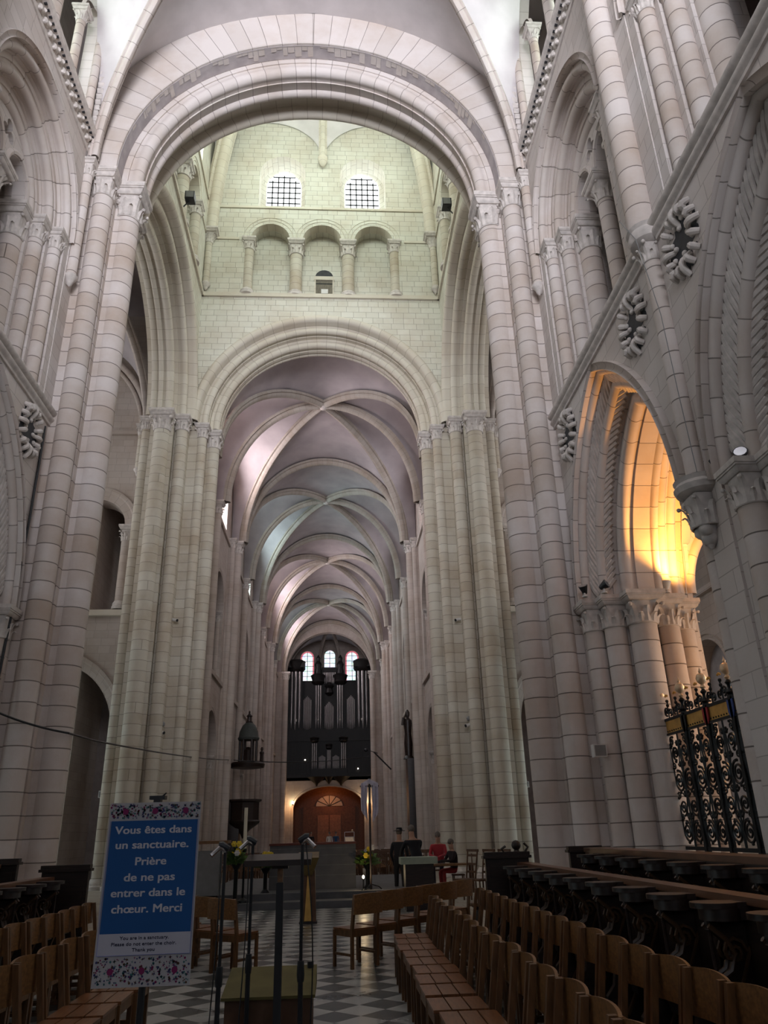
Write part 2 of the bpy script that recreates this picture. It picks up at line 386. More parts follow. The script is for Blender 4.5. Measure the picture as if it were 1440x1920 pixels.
# =================================================================== ARCHITECTURE
def oprof(steps,umax,wend,quirk=.04):
    """stepped and rolled arch orders; steps = (intrados offset u, front depth w, roll radius)"""
    p=[(umax,steps[0][1])]
    for i,(u,w_,r) in enumerate(steps):
        wn=steps[i+1][1] if i+1<len(steps) else wend
        if r:
            p+=[(u+2*r+quirk,w_),(u+2*r+quirk,w_+quirk),(u+1.75*r,w_+quirk)]
            p+=roll(u+r,w_+r,r,-60,-210,9)
            p+=[(u+quirk,w_+1.85*r+.01),(u+quirk,w_+2*r+quirk),(u,w_+2*r+quirk) ]
        else: p+=[(u,w_)]
        p.append((u,wn))
    return p
# ---- floor
def slab(name,x0,x1,y0,y1,z,mt,t=.1):
    return struct(MB().box(x0,x1,y0,y1,z-t,z).build(name,M[mt]))
slab('floor',-2.9,3.3,-12,20.1,0,'tiles')
slab('floor',-30,-2.9,-12,20.1,0,'flag'); slab('floor',3.3,30,-12,20.1,0,'flag'); slab('floor',-30,30,20.1,100,0,'flag')
struct(MB().box(-2.9,3.2,20.1,29,0,.15).box(-2.75,3.05,20.75,28.4,.15,.3).build('trim_1',M['slate']))
# ---- choir walls
ZS_A=6.05; CEN=[12.8,6.5,.2,-6.1]
def lowhole(c0,a=2.66):
    l=[(s_,max(z,-.1)) for s_,z in aloop(a,cA,ZS_A,c0,-.1,18)]
    return l[:-1]+[(c0-a,ZS_A-.45),(c0-3.06,ZS_A-.45),(c0-3.06,-.1)]
def pointed(a,r): Rr=(a*a+r*r)/(2*a); return Rr-a
cA=pointed(2.72,4.25)
for sg,side in ((1,'right'),(-1,'left')):
    X=6.0*sg
    # lower arcade wall, tribune wall, clerestory wall
    f=MB(); outer=[(-12,-.2),(15.95,-.2),(15.95,10.75),(-12,10.75)]
    f.plate(outer,[lowhole(c0) for c0 in CEN],.12,mX(X,sg))
    f.plate([(-12,10.75),(15.95,10.75),(15.95,19.3),(-12,19.3)],[aloop(2.45,0,15.45,c0,11.05,18) for c0 in CEN],.12,mX(X,sg))
    struct(f.build('wall_'+side,M['wall']))
    b=MB(); b.plate(outer,[aloop(2.86,cA,ZS_A,c0,-.1,18) for c0 in CEN],.12,mX(X+2.45*sg,sg))
    b.plate([(-12,10.75),(15.95,10.75),(15.95,19.3),(-12,19.3)],[aloop(1.7,0,15.45,c0,11.05,18) for c0 in CEN],.5,mX(X+1.3*sg,sg))
    for c0 in CEN[:3]:
        b.box(*sorted((X+.12*sg,X+2.5*sg)),c0-3.45-.99,c0-3.45+.99,0.0,.9)
    struct(b.build('wall_'+side,M['wall']))
    # sill of the tribune floor and its back wall
    struct(MB().box(*sorted((X+.1*sg,X+5*sg)),-12,18,10.4,10.8).box(*sorted((X+4.6*sg,X+5*sg)),-12,18,10.8,19).build('wall_'+side,M['nwall']))
    # clerestory: passage openings and window wall behind
    cl=MB(); cl.plate([(-12,19.2),(15.45,19.2),(15.45,26.5),(-12,26.5)],[[(c0-2.15,19.3),(c0+2.15,19.3),(c0+2.15,22.9)]+[(c0+2.15*cos(R(a)),22.9+2.15*sin(R(a))) for a in range(10,180,10)]+[(c0-2.15,22.9)] for c0 in CEN],.35,mX(X+.1*sg,sg))
    cl.plate([(-12,19.2),(17,19.2),(17,26.5),(-12,26.5)],[aloop(1.05,0,23.4,c0+.0,20.3,12) for c0 in CEN],.3,mX(X+1.6*sg,sg))
    struct(cl.build('wall_'+side,M['wall']))
    for k,c0 in enumerate(CEN):
        g=MB().plate(aloop(1.05,0,23.4,c0,20.3,12),[],0,mX(X+1.75*sg,sg))
        wn=struct(g.build('window_%d'%(k+1+(4 if sg>0 else 0)),M['g_choir']))
        bars=MB()
        for q in range(-3,4): bars.box(*sorted((X+1.68*sg,X+1.72*sg)),c0+q*.3-.012,c0+q*.3+.012,20.3,24.4)
        for q in range(12): bars.box(*sorted((X+1.68*sg,X+1.72*sg)),c0-1.05,c0+1.05,20.45+q*.33,20.475+q*.33)
        bars.build('glazing_bars',M['lead'],wn)
# ---- string courses of the choir (roll moulding and carved foliage frieze)
k=1
for sg,side in ((1,'right'),(-1,'left')):
    X=6.0*sg
    def stringc(y0,y1,prof,mt,name):
        P=[[ (X-sg*a,y,b) for a,b in prof] for y in (y0,y1)]
        return MB().grid(P,lambda i,j:((y0,y1)[i%2],prof[j][1])).build(name,M[mt])
    pr=[(0,10.5),(.05,10.5),(.05,10.56)]+[(.05+.07*cos(R(a)),10.65+.07*sin(R(a))) for a in range(-70,80,25)]+[(.06,10.73)]+[(.07+.09*cos(R(a)),10.82+.085*sin(R(a))) for a in range(-80,100,25)]+[(0,10.93)]
    for y0,y1 in ((9.95,15.8),(-12,9.4)):
        struct(stringc(y0,y1,pr,'carve','trim_%d'%(k+1))); k+=1
    pr=[(0,18.62),(.04,18.62),(.05,18.7),(.05,19.02),(.16,19.06),(.22,19.1),(.24,19.22),(.17,19.3),(0,19.3)]
    t=struct(stringc(-12,15.6,pr,'carve','trim_%d'%(k+1))); k+=1
    fo=MB()
    y=15.3
    while y>6:
        fo.sphere((X-sg*.05,y,18.86),.13,8,(.55,1,1)); fo.sphere((X-sg*.08,y+.1,18.95),.07,6); fo.sphere((X-sg*.08,y-.09,18.76),.06,6)
        y-=.31
    fo.build('carved_foliage',M['carve'],t,world=True)
    dr=MB(); y=15.3
    while y>6:
        dr.box(*sorted((X-sg*.10,X-sg*.165)),y-.03,y+.03,19.03,19.075); y-=.155
    dr.build('drill_hollow_shade',M['lead'],t)  # small dark blocks stand in for shade in the drilled hollows
# ---- arcade arches of the choir: moulded orders with a carved chevron band
def arcade_arch(sg,c0,label,detail=True):
    X=6.0*sg; mp=mX(X,sg,c0)
    t=thing('arcade_arch',label,'arch',(X,c0,ZS_A),group=None)
    hood=[(.0,-.0),(-.02,-.07)]+roll(.07,-.09,.085,200,-20,8)+[(.17,0)]
    MB().arch(hood,2.62,cA,ZS_A,mp,leg=None).build('hood_mould',M['mould'],t)
    pr=oprof([(.62,.0,.10),(.34,.30,.11)],.72,.62)
    MB().arch(pr,1.92,cA,ZS_A,mp,leg=None).build('outer_order',M['mould'],t)
    pr=[(.34,.60)]+oprof([(0,.66,.13)],.34,1.30)[1:]+[(0,1.32)]+roll(.12,1.42,.12,250,110,6)+[(.36,1.56),(.36,1.62)]+roll(.48,1.74,.12,250,110,6)+[(.66,1.9),(.66,1.98)]+roll(.78,2.1,.12,250,110,6)+[(.96,2.26),(.96,2.5)]
    MB().arch(pr,1.92,cA,ZS_A,mp,leg=None).build('inner_order',M['mould'],t)
    if detail:
        ch=MB(); rr=1.92+.40; Rr=rr+cA; th=math.acos(cA/Rr); n=17
        for s2 in (1,-1):
            for i in range(n):
                for q in (0,1):
                    t0=th*(i+.0)/n; t1=th*(i+1)/n; pts=[]
                    for uu,tt,ww in ((-.03,t0,.50),(.10,(t0+t1)/2,.33),(.17,t1,.20)):
                        pass
                    A=(-.10,.60); B=(.26,.20)
                    ta,tb=(t0,t1)
                    p=[]
                    for f in (0,.25,.5,.75,1):
                        u_=A[0]+(B[0]-A[0])*f; w_=A[1]+(B[1]-A[1])*f-.07*sin(PI*f)
                        an=ta+(tb-ta)*(abs(2*f-1)*1.5)+q*(tb-ta)*.5
                        p.append(mp(s2*(-cA+(Rr+u_)*cos(an)),ZS_A+(Rr+u_)*sin(an),w_))
                    ch.tube(p,.055,6)
        ch.build('chevron_band',M['carve'],t)
    return t
arcade_arch(1,12.8,'pointed moulded arch over the iron grille, lit orange from the aisle behind')
arcade_arch(1,6.5,'nearest pointed arch at the right edge, with a twisted chevron band')
arcade_arch(-1,12.8,'pointed moulded arch at the left edge beside the pierced rosette')
arcade_arch(-1,6.5,'nearest left-hand arcade arch of the choir, outside the left edge',False)
# jamb clusters of the arcade piers: a stepped core with shafts
def arcade_pier(sg,yc,label,west=True):
    X=6.0*sg
    t=thing('clustered_pier',label,'pier',(X+1.2*sg,yc,0))
    pl=[(.04,.36),(.28,.36),(.28,.62),(.60,.62),(.60,.92),(1.35,.92),(1.35,.62),(1.75,.62),(1.75,.3),(2.5,.3)]
    pl=pl+[(x,-y) for x,y in pl[::-1]]
    MB().prism([(X+sg*x,yc+y) for x,y in pl],0,ZS_A-.05).build('core',M['wall'],t)
    for sy in (1,-1):
        for dx,dy,r in ((.17,.53,.20),(.46,.84,.21),(.97,1.08,.27),(1.62,.85,.2),(2.1,.5,.2)):
            shaft(t,X+sg*dx,yc+sy*dy,0,ZS_A,r,'drum',ab=r*1.35,h=.42,base=True)
    return t
arcade_pier(1,9.35,'pale clustered pier at the right edge with floodlights on its capitals')
arcade_pier(1,3.05,'clustered pier nearest the camera on the right, outside the frame')
arcade_pier(-1,9.35,'clustered pier behind the left choir stalls, at the left edge')
arcade_pier(-1,3.05,'clustered pier nearest the camera on the left, outside the frame')
# vaulting shafts on the arcade piers
for sg in (1,-1):
    X=5.95*sg
    t=thing('vaulting_shaft','slender wall shaft rising from a leaf corbel between arches of the %s choir wall'%('right' if sg>0 else 'left'),'shaft',(X,9.65,5.6))
    MB().lathe([(.155,6.0),(.155,10.45)],18,(X,9.65)).build('shaft',M['drum'],t)
    a,c=cap_mesh(.155,.4,.26,'volute','carve'); put('capital',c,t,(X,9.65,10.75))
    MB().lathe([(.2,10.55),(.3,10.62),(.33,10.72),(.3,10.82),(.34,10.88),(.22,10.96)],20,(X,9.65)).build('ring_moulding',M['carve'],t)
    MB().lathe([(.25,10.9),(.25,24.2)],20,(X-.05*sg,9.65)).build('upper_shaft',M['drum'],t)
    a,c=cap_mesh(.2,.5,.32,'leaf','carve'); put('capital',c,t,(X,9.65,6.15))
    MB().lathe([(.24,5.95),(.34,6.0),(.37,6.08),(.33,6.14),(.36,6.2),(.2,6.26)],20,(X,9.65)).build('corbel_ring',M['carve'],t)
    MB().sphere((X,9.65,5.32),.13,8).sphere((X-.08*sg,9.72,5.42),.1,8).sphere((X-.08*sg,9.56,5.42),.1,8).lathe([(.02,5.15),(.11,5.3),(.17,5.5),(.19,5.6)],12,(X,9.65)).build('leaf_corbel',M['carve'],t)
# pierced rosettes in the spandrels
def rosette(sg,y,label):
    X=6.0*sg
    t=thing('pierced_rosette',label,'rosette',(X,y,9.85))
    d=MB()
    for q in range(4):        # quatrefoil: recess shade as flat dark colour
        a=PI/4+q*PI/2; d.lathe([(.001,.0),(.17,.0)],12,(0,0),cap=False)
    dk=MB(); P=[]
    for i in range(48):
        a=2*PI*i/48; rr=.37+.08*cos(4*a)+.02*cos(12*a); P.append((y+rr*cos(a),9.85+rr*sin(a)*1.25))
    dk.plate(P,[],0,lambda s_,z,w_:(X-sg*.004,s_,z)); dk.build('piercing_shade',M['lead'],t)  # flat dark plate on the wall, painted as shade inside the piercing
    hl=MB()
    for q in range(12):
        a=2*PI*(q+.5)/12; rr=.44
        hl.plate([(y+rr*cos(a)+.052*cos(k*PI/5),9.85+rr*1.2*sin(a)+.07*sin(k*PI/5)) for k in range(10)],[],0,lambda s_,z,w_:(X-sg*.005,s_,z))
    hl.build('small_hole_shade',M['lead'],t)  # dark discs laid on the wall stand in for shaded holes
    lf=MB()
    for q in range(16):
        a=2*PI*q/16; r0=(.20,.32,.37,.32)[q%4]; r1=(.55,.50,.54,.50)[q%4]; p=[];rd=[]
        for k in range(7):
            u=k/6; rr=r1+(r0-r1)*u; p.append((X-sg*(.0+.11*sin(PI*min(1,u*1.15))),y+rr*cos(a),9.85+rr*1.2*sin(a))); rd.append((.022+.034*sin(PI*(.25+.65*u))))
        lf.tube(p,rd,8); lf.sphere((p[-1][0]-sg*.02,p[-1][1],p[-1][2]),.048,8)
    lf.build('leaf_lobes',M['carve'],t)
    return t
rosette(1,8.72,'pierced leafy rosette in the right spandrel, largest and highest of the three in the photo')
rosette(1,10.75,'pierced leafy rosette just left of the slender wall shaft on the right')
rosette(1,14.85,'small pierced leafy rosette left of the grille arch, lowest on the right')
rosette(-1,14.8,'pierced leafy rosette at the left edge under the sloping string course')
rosette(-1,10.75,'pierced leafy rosette on the left choir wall nearest the camera')
# ---- tribune arches
def tribune(sg,c0,label,full=True):
    X=6.0*sg; mp=mX(X,sg,c0); zs=15.45; z0=11.0
    t=thing('tribune_arch',label,'arch',(X,c0,z0))
    MB().arch([(.0,0),(-.02,-.06)]+roll(.06,-.08,.07,200,-20,8)+[(.15,0)],2.42,0,zs,mp).build('hood_mould',M['mould'],t)
    pr=oprof([(.78,.0,.09),(.40,.30,.10)],1.05,.62)
    MB().arch(pr,1.42,0,zs,mp).build('outer_order',M['mould'],t)
    pr=[(.40,.60)]+oprof([(0,.60,.11)],.40,1.25)[1:]+[(.4,1.25)]
    MB().arch(pr,1.42,0,zs,mp).build('inner_order',M['mould'],t)
    for sy in (1,-1):
        pl=[(.02,2.75),(.02,2.2),(.30,2.2),(.30,1.82),(.6,1.82),(.6,1.44),(1.25,1.44),(1.25,2.75)]
        MB().prism([(X+sg*x,c0+sy*y) for x,y in pl],z0-.1,zs-.02).build('jamb',M['wall'],t)
        for dx,dy,r in ((.20,2.08,.15),(.50,1.70,.17),(.92,1.40,.26)):
            shaft(t,X+sg*dx,c0+sy*dy,z0-.1,zs,r,'drum',ab=r*1.45,h=r*1.9+.1,base=False)
    if full:   # plate tracery: two lancets and a trefoil on a central column
        def lan(cc): return aloop(.52,pointed(.52,.62),zs+.25,cc,z0-.05,10)
        tre=[]
        for i in range(60):
            a=2*PI*i/60; rr=.10+.20*abs(cos(1.5*(a-PI/2)))**.8; tre.append((rr*cos(a),zs+1.03+rr*sin(a)))
        big=[(x,z) for x,z in aloop(1.43,0,zs,0,z0-.05,16)]
        def off(l,d): return [(x+d,z) for x,z in l]
        MB().plate([(-1.43,zs-.0),(-1.24,zs)]+[p for p in lan(-.71)[1:-1]][::-1]+[(-.19,zs),(.19,zs)]+[p for p in lan(.71)[1:-1]][::-1]+[(1.24,zs),(1.43,zs)]+[p for p in big[2:-2]],[tre],.3,lambda s_,z,w_:(X+sg*(.72+w_),c0+s_,z)).build('plate_tracery',M['wall'],t,sharp=30)
        for cc in (-.71,.71):
            MB().arch([(0,0),(0,-.05),(.06,-.07),(.11,-.04),(.13,0)],.54,pointed(.52,.62),zs+.25,mX(X+.72*sg,sg,c0+cc)).build('lancet_roll',M['mould'],t)
        shaft(t,X+sg*.87,c0,z0-.1,zs,.19,'drum',ab=.36,h=.45,base=True)
        shaft(t,X+sg*.78,c0+.0,zs+.0-.02,zs+.0,.01,'drum',ab=.02,h=.02,base=False)
    return t
tribune(1,12.8,'round tribune arch on the upper right wall with lancets, trefoil and a central column')
tribune(1,6.5,'tribune arch in the top right corner, cut by the frame')
tribune(-1,12.8,'round tribune arch at the top left edge with a trefoil above a lancet')
tribune(-1,6.5,'tribune arch on the left choir wall nearest the camera',True)
# ---- clerestory columns
for sg,s in ((1,'right'),(-1,'left')):
    t=thing('clerestory_column','slim white column with leaf capital in front of the %s clerestory window'%s,'column',(6.35*sg,14.3,19.3))
    shaft(t,6.35*sg,14.3,19.3,22.9,.12,'drum',ab=.22,h=.34)
    MB().arch([(0,-.1)]+roll(.08,0,.1,180,0,6)+[(.2,.1)],.62,0,22.9,mX(6.25*sg,sg,14.95),n=12).build('arch_roll',M['mould'],t)
    t=thing('clerestory_column','taller clerestory shaft standing nearer the camera on the %s wall passage'%s,'column',(6.35*sg,12.9,19.3))
    shaft(t,6.35*sg,12.9,19.3,24.2,.15,'drum',ab=.26,h=.4)
    # carved toothed rib against the vault
    d=MB()
    for i in range(26):
        z=19.35+i*.2; y=15.15-.012*i*i*.1
        d.cbox((5.92*sg-sg*.012*i,y,z),(.16,.1,.13),Matrix.Rotation(.6,3,'X')); 
    tt=thing('carved_wall_rib','toothed leaf-carved rib beside the vault on the %s clerestory'%s,'rib',(5.95*sg,15.2,19.3))
    d.build('leaf_teeth',M['carve'],tt)
    MB().lathe([(.11,19.3),(.11,24)],14,(6.0*sg,14.9)).build('shaft',M['drum'],tt)
# ---- wall behind the camera closing the choir, with its apse openings
struct(MB().plate([(-9,-.2),(9,-.2),(9,28),(-9,28)],[[(-4.1,3),(4.1,3),(4.1,21),(-4.1,21)]],.4,mY(-10.2,-1)).build('wall_back',M['wall']))
# aisle roofs and outer walls
def aisle_bay(name,sg,y0,y1,x0,x1,zs,zc,mt):
    b=MB(); n=10
    def h(u,v):   # groin height
        a=sin(PI*u)**.55; c=sin(PI*v)**.55
        return zs+(zc-zs)*max(a,c)
    P=[[(x0+(x1-x0)*i/24,y0+(y1-y0)*j/24,h(i/24,j/24)) for j in range(25)] for i in range(25)]
    return b.grid(P).build(name,M[mt],sharp=60)
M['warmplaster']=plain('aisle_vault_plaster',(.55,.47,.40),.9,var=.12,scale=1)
for sg in (1,-1):
    for y0 in (9.65,3.35,-2.95):
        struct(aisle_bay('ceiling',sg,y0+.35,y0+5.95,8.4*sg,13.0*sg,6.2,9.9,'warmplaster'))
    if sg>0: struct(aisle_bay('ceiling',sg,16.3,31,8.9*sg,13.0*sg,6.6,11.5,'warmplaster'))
    pr=[(.9,-.45),(.35,-.45),(0,-.3),(0,.3),(.35,.45),(.9,.45)]
    for yc in (9.65,15.95):
        t=thing('aisle_arch','round arch spanning the %s aisle behind the %s'%('right' if sg>0 else 'left',('iron grille' if sg>0 else 'near crossing pier') if yc>12 else 'clustered pier'),'arch',(10.7*sg,yc,6.2))
        MB().arch(pr,2.25,0,6.3,mY(yc,1,10.75*sg),n=20).build('voussoirs',M['wall'],t)
        MB().arch(roll(0,0,.13,0,360,12),2.2,0,6.3,mY(yc-.25,1,10.75*sg),n=20).build('roll_moulding',M['mould'],t)
        MB().arch(roll(0,0,.13,0,360,12),2.2,0,6.3,mY(yc+.25,1,10.75*sg),n=20).build('roll_moulding',M['mould'],t)
        p2=MB().prism([(8.2*sg,yc-.45),(8.5*sg,yc-.25),(8.5*sg,yc+.25),(8.2*sg,yc+.45)],0,6.3); p2.prism([(13*sg,yc-.45),(12.6*sg,yc-.25),(12.6*sg,yc+.25),(13*sg,yc+.45)],0,6.3)
        p2.build('respond',M['drum'],t)
    f=MB(); f.plate([(-12,-.2),(31,-.2),(31,12),(-12,12)],[aloop(1.35,0,5.9,yc,1.6,14) for yc in (12.8,6.5,24.2,28.9)],.7,mX(13.0*sg,sg))
    struct(f.build('wall_aisle_'+('right' if sg>0 else 'left'),M['nwall']))
    s=MB()
    for yc in (12.8,6.5,24.2,28.9): s.arch([(0,0),(0,-.06)]+roll(.09,-.07,.09,180,0,6)+[(.2,0)],1.35,0,5.9,mX(13.0*sg,sg,yc),leg=2)
    s.box(*sorted((12.85*sg,13.02*sg)),10,31,8.68,8.86)
    struct(s.build('trim_aisle',M['mould']))
    for k2,yc in enumerate((12.8,6.5,24.2,28.9)):
        struct(MB().plate(aloop(1.35,0,5.9,yc,1.6,14),[],0,mX(13.6*sg,sg)).build('window_%d'%(20+k2+(4 if sg>0 else 0)),M['g_aisle'] if k2!=2 else M['oldplaster']))
# ---- choir vault
def qcurve(A,O,n=16,H=None):
    A=Vector(A);O=Vector(O); P=[]
    for i in range(n+1):
        th=PI/2*i/n; f=1-cos(th); p=A.lerp(O,f); p.z=A.z+(O.z-A.z)*sin(th); P.append(p)
    return P
def web(mb,c1,c2,m=8,up=.0):
    n=len(c1); P=[[tuple(c1[i].lerp(c2[i],j/m)+Vector((0,0,up*sin(PI*j/m)))) for j in range(m+1)] for i in range(n)]
    return mb.grid(P)
def semi(yp,a,zs,n=16,rz=1,x0=0,sg=1): return [Vector((sg*a*cos(PI/2*i/n),yp,zs+rz*a*sin(PI/2*i/n))) for i in range(n+1)]
RIB=[(-.20,.0),(-.20,.12),(-.13,.12),(-.13,.2),(-.09,.27),(0,.31),(.09,.27),(.13,.2),(.13,.12),(.20,.12),(.20,0)]
cv=MB(); O=Vector((0,9.65,24.6))
for sg in (1,-1):
    A=Vector((5.86*sg,15.35,18.45)); tr=semi(15.52,6.55,18.45,sg=sg); tr[-1]=Vector((0,15.52,25.05))
    dg=qcurve(A,O); web(cv,tr,dg,8)
    # side severies to the clerestory wall
    P1=qcurve(Vector((6.05*sg,15.35,18.6)),Vector((6.05*sg,12.6,24.9))); mid=qcurve(Vector((5.95*sg,9.65,18.6)),O)
    web(cv,P1,dg,8); P2=qcurve(Vector((6.05*sg,9.65,18.6)),Vector((6.05*sg,12.6,24.9))); web(cv,P2,mid,8)
    b2=qcurve(Vector((5.75*sg,3.95,18.45)),O); web(cv,mid,b2,8)
    MB().rib(dg,RIB,(dg[0]-dg[-1]).cross(Vector((0,0,1)))).build
    tr2=semi(3.95,5.8,18.45,sg=sg); web(cv,b2,tr2,8)
    for nm,cu in (('diagonal',dg),('transverse',mid)):
        d=(cu[-1]-cu[0]); d.z=0
        t=thing('vault_rib','moulded %s rib of the choir vault springing on the %s'%(nm,'right' if sg>0 else 'left'),'rib',tuple(cu[0]))
        MB().rib(cu,[(a*.72,b*.8) for a,b in RIB],d.cross(Vector((0,0,1)))).build('rib_moulding',M['mould'],t)
cv2=MB().grid([[(x,y,25.5) for y in (-12,4)] for x in (-7,7)])
struct(cv.build('ceiling',M['plaster'],sharp=50)); struct(cv2.build('ceiling',M['plaster']))
struct(MB().box(-8.6,8.6,-12,18.5,26.5,26.7).build('ceiling',M['plaster']))
for sg in (1,-1): struct(MB().box(*sorted((6.2*sg,11.1*sg)),-12,18,18.9,19.1).build('ceiling',M['nplaster']))
# =================================================================== CROSSING
TX=5.9; TY0,TY1=18.7,30.5; TC=24.6
# east crossing arch (over the choir entrance)
t=thing('crossing_arch','wide round arch across the top of the picture, opening from the choir to the tower','arch',(0,15.52,18.43))
mp=mY(15.52,1)
face=[(1.33,0),(0.02,0),(0,.02),(0,.55)]
MB().arch(face,5.27,0,18.43,mp,n=40).build('outer_order',M['mould'],t)
ps=MB().arch([(.0,.08),(-.012,.08),(-.012,.5),(0,.5)],5.27,0,18.43,mp,n=40); ps.build('plaster_remnant',M['oldplaster'],t)
jv=MB(); random.seed(5); q=18.0
while q<162:
    dq=random.uniform(1.6,2.6); d_=random.choice((.06,.1,.16,.22,.3,.36)) if 25<q<155 else .1
    if random.random()<.8:
        P=[[(5.245*cos(R(q+dq*u)),15.53+(0.07 if v==0 else d_*(1-.12*abs(u-.5))+.07),18.43+5.245*sin(R(q+dq*u))) for u in (.04,.35,.65,.94)] for v in (0,1)]
        jv.grid(P)
    q+=dq
jv.build('ragged_voussoirs',M['mould'],t)
pr=[(.56,.52)]+oprof([(0,.52,.17)],.56,.9)[1:]+[(.02,.95)]+roll(.17,1.36,.17,240,90,9)[::1]+[(.6,1.55)]
MB().arch(pr,4.72,0,18.43,mp,n=40).build('inner_order',M['mould'],t)
pr=[(.6,1.5),(.6,2.1),(.6,2.2)]+roll(.45,2.38,.16,240,90,8)+[(1.15,2.6),(1.15,3.18),(1.4,3.18)]
MB().arch(pr,4.72,0,18.43,mp,n=40).build('tower_side_order',M['tmould'],t)
# other three crossing arches
def cross_arch(label,mp,base,x):
    t=thing('crossing_arch',label,'arch',base)
    hood=[(1.30,.02)]+roll(1.07,-.04,.20,20,-190,10)+[(.84,.12)]
    MB().arch(hood,4.72,0,19.1,mp,n=36).build('hood_roll',M['tmould'],t)
    pr=[(.88,.0),(.84,.22)]+oprof([(.46,.13,.165)],.90,.70,.07)[1:]
    MB().arch(pr,4.72,0,19.1,mp,n=36).build('outer_order',M['tmould'],t)
    pr=[(.50,.70)]+oprof([(0,.64,.18)],.50,1.2,.08)[1:]+[(0,1.25)]+roll(.15,1.48,.15,250,110,7)+[(.55,1.65),(.55,1.9)]
    MB().arch(pr,4.72,0,19.1,mp,n=36).build('inner_order',M['tmould'],t)
    return t
cross_arch('round three-roll arch in the middle of the picture, opening into the nave',mY(TY1,1),(0,TY1,19.1),0)
cross_arch('round crossing arch on the left, opening into the left transept',mX(-TX,-1,TC),(-TX,TC,19.1),0)
cross_arch('round crossing arch on the right, opening into the right transept',mX(TX,1,TC),(TX,TC,19.1),0)
# crossing piers
def pier_e(sg,label):
    t=thing('crossing_pier',label,'pier',(6.8*sg,17,0))
    pl=[(5.15,17.15),(5.45,17.15),(5.45,17.9),(5.95,17.9),(5.95,18.95),(6.5,18.95),(6.5,19.5),(7.5,19.5),(7.5,19.0),(9.0,19.0),(9.0,16.6),(6.6,16.6),(6.6,15.72),(6.03,15.72),(5.97,15.76),(5.60,15.76),(5.60,16.02),(5.36,16.02),(5.36,16.2),(5.15,16.2)]
    MB().prism([(sg*x,y) for x,y in pl],0,18.4).build('core',M['drum'],t)
    shaft(t,5.10*sg,16.5,0,18.43,.325,'drum',ab=.46,h=.74,n=30)
    shaft(t,5.60*sg,15.86,0,18.43,.25,'drum',ab=.34,h=.60,n=26)
    shaft(t,5.93*sg,15.42,14.6,18.43,.13,'drum',ab=.2,h=.36,corbel=True,base=False)
    shaft(t,5.35*sg,17.5,0,18.43,.25,'tdrum',ab=.36,h=.5)
    shaft(t,6.2*sg,18.9,0,19.1,.26,'tdrum',ab=.36,h=.5)
    shaft(t,7.0*sg,19.3,0,19.1,.33,'tdrum',ab=.5,h=.6)
    # jamb shafts of the arcade arch beside it
    for dx,dy,r in ((.17,.18,.21),(.50,.50,.23),(.97,.80,.28),(1.62,.55,.22),(2.1,.2,.22)):
        shaft(t,(6.0+dx)*sg,15.62-dy,0,ZS_A,r,'drum',ab=r*1.4,h=.44)
    MB().prism([(sg*x,y) for x,y in ((6.04,16),(6.04,15.6),(6.3,15.6),(6.3,15.3),(6.62,15.3),(6.62,15.0),(7.35,15.0),(7.35,15.3),(7.8,15.3),(7.8,15.6),(8.5,15.6),(8.5,16.6),(6.04,16.6))],0,ZS_A-.05).build('arcade_jamb',M['drum'],t)
    return t
pier_e(1,'tall near crossing pier right of centre with two fat drum shafts')
pier_e(-1,'tall near crossing pier on the left with two fat drum shafts, behind the sign')
def pier_w(sg,label):
    t=thing('crossing_pier',label,'pier',(6.8*sg,31.5,0))
    pl=[(5.12,31.4),(5.12,32.3),(5.6,32.3),(5.9,33.6),(8.15,33.6),(8.15,31.2),(8.0,31.2),(8.0,30.35),(7.5,30.35),(7.5,29.8),(6.5,29.8),(6.5,30.15),(5.98,30.15),(5.98,30.75),(5.35,30.75),(5.35,31.4)]
    MB().prism([(sg*x,y) for x,y in pl],0,19.05).build('core',M['tdrum'],t)
    shaft(t,5.02*sg,31.62,0,19.1,.29,'tdrum',ab=.40,h=.58,style='volute')
    shaft(t,5.42*sg,30.88,0,19.1,.22,'tdrum',ab=.32,h=.46,style='volute')
    shaft(t,6.18*sg,30.12,0,19.1,.26,'tdrum',ab=.34,h=.5,style='volute')
    shaft(t,6.98*sg,29.78,0,19.1,.34,'tdrum',ab=.52,h=.62,style='volute',n=26)
    shaft(t,7.78*sg,30.25,0,19.1,.2,'tdrum',ab=.28,h=.42,style='volute')
    shaft(t,8.15*sg,30.9,16.9,19.1,.15,'tdrum',ab=.24,h=.36,corbel=True,base=False,style='volute')
    return t
pier_w(1,'far crossing pier right of the nave, a bundle of slim drum shafts')
pier_w(-1,'far crossing pier left of the nave, a bundle of slim drum shafts')
